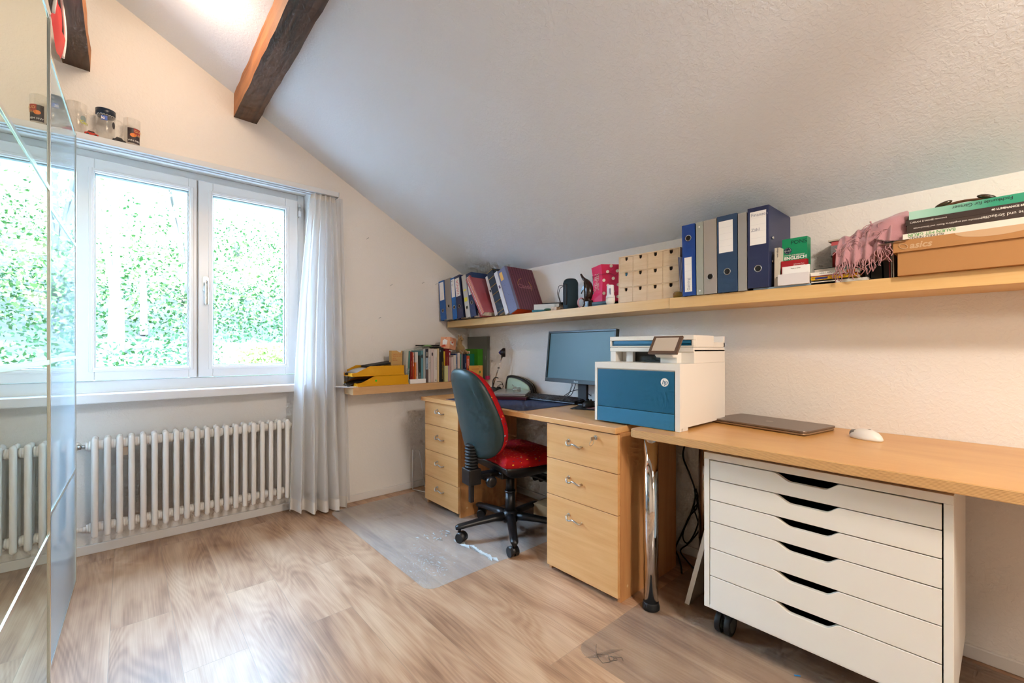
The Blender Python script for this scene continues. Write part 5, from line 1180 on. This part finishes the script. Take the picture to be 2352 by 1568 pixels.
lb('thick off-white book with a tiny black bird at its foot', -.4835, .0275, .242, '#d8d0c8', marks=lambda m, w, h: (m.text('DER GEDULDIGE MENSCH', .008, (w*.8, -.0006, .09), Z_, -X_, 1), m.disc((w*.65, -.0006, .014), .0035, X_, Z_, 1, 9, .006)))
lb('narrow cream-coloured book before the black ones', -.4535, .0150, .247, '#d6bf90')
lb('tall black book, the left of the two black spines', -.4370, .0170, .262, '#15171a', marks=lambda m, w, h: m.box(.004, w-.003, -.0005, 0, .22, .236, 2), mats=['ink', paint('#63707a'), 'gold'])
lb('black book with yellow lettering, the right of the two black spines', -.4190, .0180, .255, '#121314', marks=vtext('DAS HANDBUCH DER PFLANZEN', .0085, 1, .02), mats=[paint('#c9b24a'), 'white', 'gold'])
lb('yellow book with dark letters half hidden behind the pale green booklet', -.4000, .0235, .226, '#d0a713', yf=-.205, marks=vtext('LANGENSCHEIDT', .011, 1, .09))
lb('small pale green and lilac booklet standing in front', -.3960, .0340, .118, '#c9c48c', yf=-.235, d=.028, marks=lambda m, w, h: m.box(w-.008, w, -.0004, 0, 0, h, 1), mats=[paint('#a98aa5')])
lb('large dark red book with gold title under the parcel box', -.3750, .0340, .243, '#7a1016', yf=-.205, marks=vtext('MEYERS GROSSES LEXIKON', .011, 3, .05))
lb('small pinkish paperback right of the large red book', -.3395, .0140, .180, '#caa59a', yf=-.20)
lb('bright red book with a white tag, behind the pinkish paperbacks', -.3250, .0330, .228, '#a50d18', yf=-.150, d=.1, marks=lambda m, w, h: m.box(w*.65, w*.85, -.0005, 0, .19, .215, 2))
lb('pale pink-grey book below the parcel box', -.3245, .0190, .182, '#d0bfba', yf=-.21, d=.055)
lb('cream-white book with a dark edge, right of the pale pink one', -.3045, .0240, .196, '#d3ccc2', yf=-.21, marks=vtext('Wege zum Garten', .008, 1, .06))
lb('dark blue and black book with white letters', -.2800, .0140, .208, '#2a4f8a', yf=-.20, marks=vtext('NATUR', .008, 2, .10))
lb('white book with red lines, left of the teal one', -.2640, .0200, .213, '#ddd5cd', yf=-.21, marks=lambda m, w, h: m.box(.010, .012, -.0005, 0, 0, h, 1), mats=[paint('#a33a35')])
lb('teal spine between white and grey books', -.2430, .0130, .203, '#1d7a72', yf=-.205)
lb('grey and silver book, tall, left of the navy one', -.2290, .0230, .221, '#96928f', yf=-.19)
lb('navy book with small white letters beside the orange dictionary', -.2050, .0180, .201, '#1b2c52', yf=-.215, marks=vtext('ROMAN', .009, 2, .10))
lb('orange dictionary with white capital letters', -.1860, .0280, .191, '#d0501f', yf=-.215, d=.10, marks=vtext('GRAMMAR', .016, 2, .09))
o = lb('wide emerald green card box behind the orange dictionary', -.1560, .0700, .204, '#0f7a5a', yf=-.18, d=.10, cat='box', name='card_box')
lb('white handwritten folder behind the emerald box', -.1200, .040, .226, '#d9d0c6', yf=-.12, d=.10, cat='folder', name='folder')
lb('bright grass-green binder right of the emerald box', -.0840, .0500, .243, '#3c8c14', yf=-.222, d=.20, cat='binder', name='binder')
def yc(m, w, h):
    m.text('Löwenzahn', .016, (.020, -.0006, .082), X_, Z_, 1); m.text('Tee', .010, (.085, -.0006, .100), X_, Z_, 2); m.text('und seine Kräfte', .007, (.034, -.0006, .070), X_, Z_, 1)
    for cx in (.018, .100):
        for k in range(4): m.disc((cx+.006*math.cos(PI/4+k*PI/2), -.0006, .062+.006*math.sin(PI/4+k*PI/2)), .0052, X_, Z_, 3, 10)
        m.tube([(cx, -.0008, .058), (cx-.004, -.0008, .030)], .0006, 4, 3)
o = MB().box(0, .128, 0, .010, 0, .113); yc(o, .128, .113); o = o.build('card_box', [mat('tea_yellow', '#e2a850', .6), paint('#b5421c'), 'ink', paint('#5f8f3a')], loc=(-.182, -.2485, ZL+.0004), bevel=.001); tag(o, 'yellow-orange card with clover drawings standing in front of the green books', 'card')
# tall grey-green ring folder in the corner against the desk wall
t = thing('magazine', 'tall grey-green folder standing in the room corner with a pink tag at its foot', 'folder', (-.030, -.013, ZL+.0004))
MB().box(0, .002, -.262, 0, 0, .343).box(.022, .024, -.262, 0, 0, .343).box(.002, .022, -.262, -.260, 0, .343).build('cover', mat('folder_grey', '#6c716c', .35, coat=.3), t)
t.name = 'folder'
MB().box(.003, .021, -.258, -.004, .003, .335).build('pages', 'paper', t); MB().box(-.0005, .0245, -.2626, -.240, .002, .030).build('pink_tag', paint('#c92a63'), t); MB().text('VTT', .016, (-.0006, -.235, .16), Z_, Y_*-1, 0).build('lettering', paint('#c9ccc8'), t)
# white charger box in front
o = MB().prism([(x, y, 0) for x, y in rrect(0, .125, 0, .045, .006, 4)], (0, 0, .030)).build('small_box', 'paper_white', loc=(-.686, -.2845+.04, ZL+.0004), rot=(0, 0, 0), bevel=.0012); tag(o, 'low white cardboard box lying in front of the horse books', 'box')
# clear plastic film and green cap lying on the books, black flat case, parcel box, llama
glassy('film', (.9, .93, .9), rough=.1, haze=.25, hazec=(.62, .68, .60))
t = thing('plastic_film', 'crumpled clear sleeve with a green corner lying over the book tops', 'plastic sleeve', (-.58, -.15, 1.05))
MB().grid(lambda u, v: (-.105+.225*u, -.06+.12*v, -.012+.034*min(1, u*1.4)+.004*math.sin(u*14+v*5)), 22, 8).build('sleeve', 'film', t)
MB().grid(lambda u, v: (.035+.075*u, -.055+.07*v, .026+.012*math.sin(u*PI)*math.sin(v*PI)), 12, 8).build('green_corner', mat('leafy', '#86b070', .5), t)
o = MB().prism([(x, y, 0) for x, y in rrect(-.075, .075, -.055, .055, .008, 4)], (0, 0, .009)).build('notebook', 'black_rubber', loc=(-.465, -.10, 1.078), bevel=.002); tag(o, 'flat black notebook lying across the tops of the black books', 'notebook')
t = thing('parcel_box', 'small peach parcel box with red arrows perched tilted on the large red book', 'box', (-.352, -.225, 1.0595), (.02, .12, .50))
m = MB().box(0, .100, 0, .080, .0, .088, 0); yf = -.0006
m.quad((.004, yf, .035), (.060, yf, .028), (.060, yf, .050), (.004, yf, .058), 1); m.box(.025, .052, yf-.0003, yf, .044, .053, 2)
for k in range(5): m.box(.045, .092, yf, yf+.0003, .078-.005*k, .0788-.005*k, 3)
xl = -.0006
m.prism([(xl, .060, .030), (xl, .025, .030), (xl, .020, .062), (xl, .045, .072), (xl, .062, .060)], (-.0002, 0, 0), 1); m.prism([(xl, .068, .010), (xl, .030, .016), (xl, .040, .030), (xl, .068, .022)], (-.0002, 0, 0), 2); m.prism([(xl, .045, .074), (xl, .030, .080), (xl, .034, .084)], (-.0002, 0, 0), 2)
m.build('carton', [mat('peach', '#e7a782', .6), 'paper_white', paint('#cf3f1c'), paint('#b5553c')], t, bevel=.001)
t = thing('plush_llama', 'beige plush llama sitting on the books in front of the corner', 'plush toy', (-.190, -.135, 1.018)); mat('plush', '#a98a5c', .95, bump=.8, bscale=250, sheen=.5)
m = MB().ball((0, 0, .035), .040, .034, .040).ball((.030, -.005, .018), .030, .024, .022, R=Matrix.Rotation(.6, 3, 'Y')).tube([(-.002, 0, .05), (-.006, 0, .085), (-.004, -.004, .112)], lambda q: .024-.006*q, 12).ball((-.004, -.010, .118), .019, .022, .020).ball((-.004, -.030, .112), .012, .012, .010)
m.build('body', 'plush', t)
for s_ in (-1, 1): MB().ball((-.004+s_*.012, 0, .138), .0045, .004, .011).build('ear', 'plush', t); MB().ball((-.004+s_*.012, -.028, .122), .0025).build('eye', 'black', t); MB().tube([(s_*.022, -.010, .03), (s_*.030, -.045, .012), (s_*.032, -.060, .006)], .011, 8).build('leg', 'plush', t)

# ------------------------------------------------------------------ on the beech desk
ZD = .7315
o = MB().prism([(x, y, 0) for x, y in [(-.225, .42), (.20, .42), (.20, -.30), (-.2, -.30+.0), (-.222, -.278)]], (0, 0, .0022)).build('desk_pad', mat('desk_mat', '#1d2f52', .55), loc=(-.40, -1.02, ZD)); tag(o, 'navy blue desk pad lying on the beech desk', 'desk pad')
# laptops
t = thing('laptop', 'maroon closed laptop under the silver one on the desk', 'laptop', (-.225, -.800, ZD+.0026), (0, 0, math.radians(-141.5)))
MB().prism([(x, y, 0) for x, y in rrect(-.175, .175, -.12, .12, .012)], (0, 0, .019)).build('case', mat('maroon', '#3e1620', .2, coat=.5), t, bevel=.003)
t = thing('laptop', 'silver closed laptop on top of the maroon one', 'laptop', (-.205, -.775, ZD+.0226), (0, 0, math.radians(-141.5)))
mat('silver', '#b9bab9', .3, .7); MB().prism([(x, y, 0) for x, y in rrect(-.165, .165, -.115, .115, .012)], (0, 0, .010)).build('base', 'silver', t, bevel=.002); MB().prism([(x, y, .0105) for x, y in rrect(-.165, .165, -.115, .115, .012)], (0, 0, .006)).build('lid', 'silver', t, bevel=.002)
o = MB()
for k, (a, dz) in enumerate(((0, 0), (.5, .009), (-.4, .016))): o.tube([(.045*math.cos(2*PI*i/16)*(1.5), .026*math.sin(2*PI*i/16), .004+dz+.003*math.sin(i+k)) for i in range(16)], .0022, 6, closed=True, smooth=2)
o.tube([(-.05, .0, .01), (0, .03, .04), (.05, .02, .035), (.06, -.01, .01)], .0012, 6)
o = o.build('cable', mat('cable_grey', '#9a968e', .5), loc=(-.19, -.80, ZD+.0392), rot=(0, 0, .9)); tag(o, 'loosely coiled grey charging cable on the silver laptop', 'cable')
# pencil case
t = thing('pencil_case', 'pale mint zipped case with black edging propped behind the laptops', 'case', (-.085, -.70, ZD+.0026), (0, 0, R90+.12))
oc = [(p.x, p.z) for p in catmull([(-.125, 0, .02), (-.115, 0, .095), (-.09, 0, .130), (.02, 0, .118), (.110, 0, .075), (.130, 0, .03), (.12, 0, .004), (-.11, 0, .004)], 4, closed=True)]
MB().pad(oc, [(1.0, .022), (1.0, .040), (.94, .046)], lambda a, b, d: (a, d, b)).pad(oc, [(.95, -.004), (1.01, .0), (1.01, .022)], lambda a, b, d: (a, d, b)).build('shell', 'black_rubber', t)
MB().pad(oc, [(.55, -.014), (.80, -.010), (.88, -.0045)], lambda a, b, d: (a, d, b-.006)).build('front_panel', mat('mint', '#a9c2ae', .6), t)
MB().tube([(a*1.02, .020, b*1.01+.0) for a, b in oc[::2]], .0018, 6, closed=True, smooth=2).build('zip', mat('zip_grey', '#8f8a80', .4), t)
# headset
t = thing('headset', 'black headset with a thin boom lying in front of the mint case', 'headset', (-.185, -.585, ZD+.0026), (0, 0, .5))
MB().tube([(-.075, 0, .02), (-.08, 0, .07), (-.045, .01, .105), (.01, .015, .118), (.06, .015, .11)], .004, 8).build('headband', 'black_plastic', t)
MB().ball((-.072, 0, .030), .018, .030, .030).build('ear_cup', 'black_rubber', t); MB().ball((.0, -.015, .028), .026, .020, .026).build('ear_cushion', 'black_rubber', t)
MB().tube([(-.072, -.01, .03), (-.03, -.02, .06), (.02, -.03, .07), (.05, -.03, .05)], .0016).tube([(0, 0, .09), (.05, -.01, .085), (.09, -.01, .06), (.06, -.02, .03)], .0018).build('cord', 'cable_black', t)
# lamp
t = thing('desk_lamp', 'small desk lamp with black head on a slanting telescopic rod', 'lamp', (-.095, -.405, ZD+.0002))
MB().lathe([(.0, 0), (.045, 0), (.045, .012), (.03, .024), (.01, .03)], (.0, -.02, 0), n=28).build('base', 'black_plastic', t)
m = MB(); a = Vector((0, -.015, .028)); b = Vector((.02, -.105, .262))
for s_ in (-.0035, .0035): m.cyl(a+Vector((0, s_, 0)), b+Vector((0, s_, 0)), .0022, n=8)
m.build('rod', 'chrome', t); c = a+(b-a)*.66; MB().box(c.x-.004, c.x+.004, c.y-.009, c.y+.009, c.z-.003, c.z+.003).build('rod_clip', 'black', t)
hp_ = (b.x, b.y, b.z+.036)
MB().lathe([(.0, -.026), (.010, -.018), (.030, .002), (.034, .010), (.034, .022), (.030, .026), (.0, .026)], axis='y', n=28).build('lamp_head', 'black_plastic', t, loc=hp_, rot=(0, 0, math.radians(-131.5)))
MB().lathe([(.0, -.0268), (.010, -.0188), (.017, -.012)], axis='y', n=20).build('blue_tip', paint('#2b2f8f', .3), t, loc=hp_, rot=(0, 0, math.radians(-131.5)))
MB().cyl(b, b+Vector((0, .002, .012)), .006).build('joint', 'black_plastic', t)
# monitor
t = thing('monitor', 'black flat monitor facing the chair, standing behind the keyboard', 'monitor', (-.115, -1.325, ZD+.0002), (0, 0, R90+math.radians(-4.0)))
# local x to the right, -y to the viewer
piv = Matrix.Translation((0, -.070, .120)) @ Matrix.Rotation(math.radians(-6), 4, 'X')
Ws, Hs = .545, .318
def TM(m): m.T = piv; return m
m = TM(MB()); m.box(-Ws/2, Ws/2, .004, .022, 0, Hs); m.box(-Ws/2, Ws/2, -.006, .004, 0, .024); m.box(-Ws/2, Ws/2, -.006, .004, Hs-.012, Hs); m.box(-Ws/2, -Ws/2+.012, -.006, .004, .024, Hs-.012); m.box(Ws/2-.012, Ws/2, -.006, .004, .024, Hs-.012); m.box(-.16, .16, .022, .045, .06, .26)
m.build('housing', mat('monitor_black', '#1f2a2c', .35), t, bevel=.0015)
TM(MB()).box(-Ws/2+.012, Ws/2-.012, .0015, .004, .024, Hs-.012).build('screen', mat('screen_glass', '#34585c', .42, spec=.6), t)
TM(MB()).text('BenQ', .014, (.0, -.0066, .007), X_, Z_, 0, align='CENTER', bold=.0006).build('logo', paint('#9aa3a3'), t)
MB().box(-.035, .035, -.022, -.004, .002, .19).build('stand_neck', 'black_plastic', t, bevel=.003); MB().prism([(x, y, 0) for x, y in rrect(-.12, .12, -.10, .09, .03)], (0, 0, .008)).build('stand_base', 'black_plastic', t, bevel=.002)
# keyboard: tilted slab with keys
t = thing('keyboard', 'black full-size keyboard lying across the edge of the desk pad', 'keyboard', (-.250, -1.115, ZD+.0028), (math.radians(5.0), 0, R90+math.radians(3.6)))
MB().box(-.235, .235, 0, .150, 0, .011).build('case', 'black_plastic', t, bevel=.003)
rows = [(.012, 16, .0185), (.032, 19, .0185), (.052, 20, .0185), (.072, 20, .0185), (.092, 20, .0185), (.118, 18, .0185)]
kc = MB()
kn = 0
for y, n_, _ in rows:
    wk = .452/n_
    for i in range(n_):
        x = -.226+wk*i; kc.box(x+.0008, x+wk-.0012, y, y+.0165, .011, .0165); kn += 1
k_ = kc.build('keys', mat('key_black', '#161719', .5), t, bevel=.0012, seg=1); k_['kind'] = 'stuff'
# mouse, mouse mat
o = MB().prism([(x, y, 0) for x, y in rrect(-.10, .10, -.115, .115, .012)], (0, 0, .002), 0)
for k, (x, y, r) in enumerate(((-.055, -.03, .03), (-.02, .02, .035), (-.06, -.08, .022))): o.disc((x, y, .0023+.0001*k), r, X_, Y_, 1+(k % 2), 18, r*.7)
o = o.build('mouse_pad', ['black_rubber', paint('#b0353e'), paint('#b98a8d')], loc=(-.235, -1.500, ZD+.0002), rot=(0, 0, .35)); tag(o, 'mouse pad with a red and white picture beside the printer', 'mouse pad')
t = thing('computer_mouse', 'black computer mouse on the red mouse pad', 'mouse', (-.235, -1.452, ZD+.0026), (0, 0, .25)); MB().pad([(p[0], p[1]*1.0) for p in ell], [(.95, 0), (1, .006), (1, .014), (.93, .024), (.75, .032), (.4, .036)], f).build('shell', mat('mouse_black', '#1a1b1c', .3), t); MB().cyl((.028, -.003, .031), (.028, .003, .031), .008, n=16).build('wheel', 'black_rubber', t)
def cable(label, pts, r=.0022, col='cable_black'):
    o = MB().tube(pts, r, 8).build('cable', col); return tag(o, label, 'cable')
def D_(x, y, z=0): return (x, y, ZD+.0035+z)
cable('black monitor cable looping down behind the keyboard', [(-.09, -1.25, ZD+.17), (-.10, -1.23, ZD+.08), (-.085, -1.18, ZD+.03), (-.10, -1.10, ZD+.02), (-.10, -1.02, ZD+.004), (-.06, -.93, ZD+.008), (-.03, -.88, ZD+.006)])
cable('black cable arching from the monitor foot to the left', [(-.06, -1.33, ZD+.04), (-.05, -1.25, ZD+.07), (-.06, -1.17, ZD+.055), (-.09, -1.10, ZD+.006), (-.07, -1.03, ZD+.006), (-.05, -.96, ZD+.01), (-.02, -.90, ZD+.006)])
cable('thin black cable standing in a loop left of the monitor foot', [(-.115, -1.17, ZD+.005), (-.10, -1.19, ZD+.05), (-.10, -1.205, ZD+.09), (-.10, -1.215, ZD+.13), (-.08, -1.20, ZD+.10), (-.07, -1.16, ZD+.04), (-.09, -1.11, ZD+.006)], .0016)
cable('black cable arching between monitor foot and printer', [(-.09, -1.40, ZD+.012), (-.09, -1.46, ZD+.05), (-.08, -1.54, ZD+.09), (-.07, -1.62, ZD+.12), (-.06, -1.72, ZD+.10)], .0026)
cable('black mouse cable running behind the mouse', [(-.187, -1.425, ZD+.02), (-.15, -1.45, ZD+.03), (-.12, -1.50, ZD+.045), (-.14, -1.58, ZD+.03), (-.13, -1.66, ZD+.004), (-.12, -1.735, ZD+.004)], .0018)

# ------------------------------------------------------------------ under the desks
cable('black cable hanging under the desk between the pedestals', [(-.05, -1.06, .704), (-.05, -1.09, .55), (-.04, -1.13, .40), (-.06, -1.10, .33), (-.04, -.98, .22), (-.05, -.86, .20)], .0028)
t = thing('power_strip', 'black power strip with plugs hanging low behind the chair column', 'power strip', (-.055, -.89, .17)); MB().box(-.018, .018, -.10, .10, 0, .035).build('housing', 'black_plastic', t, bevel=.004); MB().cyl((-.018, .0, .018), (-.055, .0, .018), .02).cyl((-.018, -.05, .018), (-.05, -.05, .018), .018).build('plug', 'black_rubber', t); MB().box(.018, .040, -.09, .09, .004, .03).build('mounting_plate', 'black', t)
o = MB().box(-.10, .10, -.16, .16, 0, .10).build('carton', mat('carton_tan', '#a8845a', .8), loc=(-.16, -1.20, .001), bevel=.003, rot=(0, 0, .12)); tag(o, 'tan carton on the floor under the desk, behind the chair base', 'box')
cp = [(-.05, -1.927, .700), (-.05, -1.925, .600), (-.05, -1.909, .512), (-.05, -1.945, .425), (-.05, -1.972, .344), (-.05, -1.958, .254), (-.05, -1.902, .116), (-.06, -1.874, .035), (-.08, -1.90, .006), (-.16, -1.955, .006), (-.22, -1.99, .006)]
cable('black power cable hanging behind the chrome leg, the one that runs onto the floor', cp, .0042)
cable('black cable knotted halfway down behind the chrome leg', [(-.042, -1.972, .36), (-.046, -1.988, .30), (-.046, -1.965, .26), (-.046, -1.98, .215), (-.046, -1.99, .16), (-.05, -1.94, .08), (-.06, -1.90, .03), (-.10, -1.96, .008), (-.14, -2.01, .008)], .0036)
cable('black cable loop hanging left beside the knotted cable', [(-.035, -1.96, .35), (-.035, -1.975, .27), (-.035, -1.93, .20), (-.035, -1.90, .10), (-.035, -1.925, .07), (-.035, -1.965, .14), (-.035, -1.985, .23), (-.035, -1.97, .33)], .0034)
# wire rack left of the left pedestal
t = thing('wire_rack', 'white bent-wire rack on the floor left of the left drawer pedestal', 'rack', (-.565, -.055, .0025))
m = MB(); R_ = .003
def wire(dy, dx):
    m.tube([(0+dx, dy, R_), (0+dx, dy, .30), (.055+dx, dy, .285), (.105+dx, dy, R_)], R_, 6, smooth=0)
wire(0, 0); wire(-.20, .07)
m.tube([(0, 0, R_), (.07, -.20, R_)], R_, 6, smooth=0); m.tube([(.105, 0, R_), (.175, -.20, R_)], R_, 6, smooth=0); m.build('wire_frame', 'white_paint', t)

# ------------------------------------------------------------------ glasses and toy cars on the curtain board
glassy('mug_glass', (.99, .99, .985), haze=.035, hazec=(.85, .83, .80))
ZR = 2.0855
def mug(label, x, y, h=.140, r=.036, rz=0, band=None, prints=None, hand=0):
    t = thing('glass_mug', label, 'mug', (x, y, ZR), (0, 0, rz))
    MB().lathe([(r*.90, 0), (r*.93, .004), (r, h)], n=36).lathe([(r*.86, .006), (r*.955, h)], n=36).build('glass', 'mug_glass', t)
    if hand: MB().tube([(hand*r*.97, 0, h*.80), (hand*(r+.026), 0, h*.76), (hand*(r+.028), 0, h*.40), (hand*(r+.004), 0, h*.22)], .004, 8).build('handle', 'mug_glass', t)
    if band: 
        m = MB().lathe([(r*.985+.0006, h*.80), (r*1.0+.0008, h)], n=36); m.build('band', band, t)
    def wrap(m, th0=-PI/2):
        m.v = [((r*.97+.0018-v[1])*math.cos(th0+v[0]/r), (r*.97+.0018-v[1])*math.sin(th0+v[0]/r), v[2]) for v in m.v]; return m
    if prints: prints(t, wrap)
    return t
def pic(t, wrap):
    m = MB(); m.grid(lambda u, v: (-.026+.052*u, .0, .010+.075*v), 12, 2, 0)
    wrap(m).build('picture', mat('pic_dark', '#3a3034', .5, var=.9, vscale=60), t)
    m = MB(); m.grid(lambda u, v: (-.002+.030*u, -.0005, .052+.034*v), 8, 2, 0); m.disc((-.004, -.001, .050), .012, X_, Z_, 1, 14, .010)
    m.text('GURM', .017, (.0, -.0018, .066), X_, Z_, 2); m.text('LES', .015, (.006, -.0018, .048), X_, Z_, 2); m.text('WM MEN', .012, (-.024, -.0018, .018), X_, (0, 0, 1), 3)
    wrap(m).build('picture_print', [paint('#a33a30'), paint('#e07a2a'), paint('#e6c07a'), 'white'], t)
mug('short clear mug with a red and dark picture, rightmost on the curtain board', -2.152, -.048, .135, .034, prints=pic, rz=.25)
def ic(t, wrap):
    m = MB(); m.grid(lambda u, v: (-.026+.024*u, 0, .088+.022*v), 4, 1, 0); m.text('ic', .020, (-.0245, -.0012, .0925), X_, Z_, 1, bold=.0008)
    m.disc((.024, -.0005, .075), .008, X_, Z_, 2, 9, .018)
    for k in range(7): m.tube([(-.036+.011*k+.004*math.cos(a), -.0012, .112+.007*math.sin(a)) for a in [PI*q/6 for q in range(7)]], .0006, 4, 1, smooth=0)
    wrap(m).build('badge', [paint('#3f63b5'), 'white', paint('#3a3a40')], t)
mug('tall clear mug with a navy rim band and small blue badge', -2.250, -.050, .148, .037, rz=.25, band=mat('navy_band', '#233348', .3), prints=ic, hand=1)
def frog(t, wrap):
    m = MB(); m.disc((.020, 0, .070), .012, X_, Z_, 0, 14, .016); m.text('Cars', .020, (.006, -.001, .048), X_, Z_, 1, bold=.001); wrap(m).build('badge', [paint('#8fa0a0'), paint('#b9b85a')], t)
mug('frosted clear mug with a pale green badge, leftmost, beside the mirror edge', -2.352, -.050, .145, .037, rz=.2, prints=frog, hand=1)
def car(label, x, y, c, rz):
    t = thing('toy_car', label, 'toy car', (x, y, ZR), (0, 0, rz))
    pr_ = [(-.024, .004), (.024, .004), (.025, .012), (.014, .015), (.008, .024), (-.010, .024), (-.017, .015), (-.025, .013)]
    MB().prism([(a, -.010, b) for a, b in pr_], (0, .020, 0)).build('body', c, t, bevel=.002)
    for sx_ in (-.014, .014): MB().cyl((sx_, -.0115, .005), (sx_, .0115, .005), .005, n=14).build('wheel', 'black', t)
    MB().box(-.012, .010, -.0105, .0105, .016, .0215).build('window', 'black', t)
car('little red toy car between the frosted and the tall mug', -2.300, -.066, paint('#c0392b', .25), .1)
car('little dark toy car between the tall and the short mug', -2.200, -.066, paint('#2f2b2b', .2), .15)

# @@@ end of scene
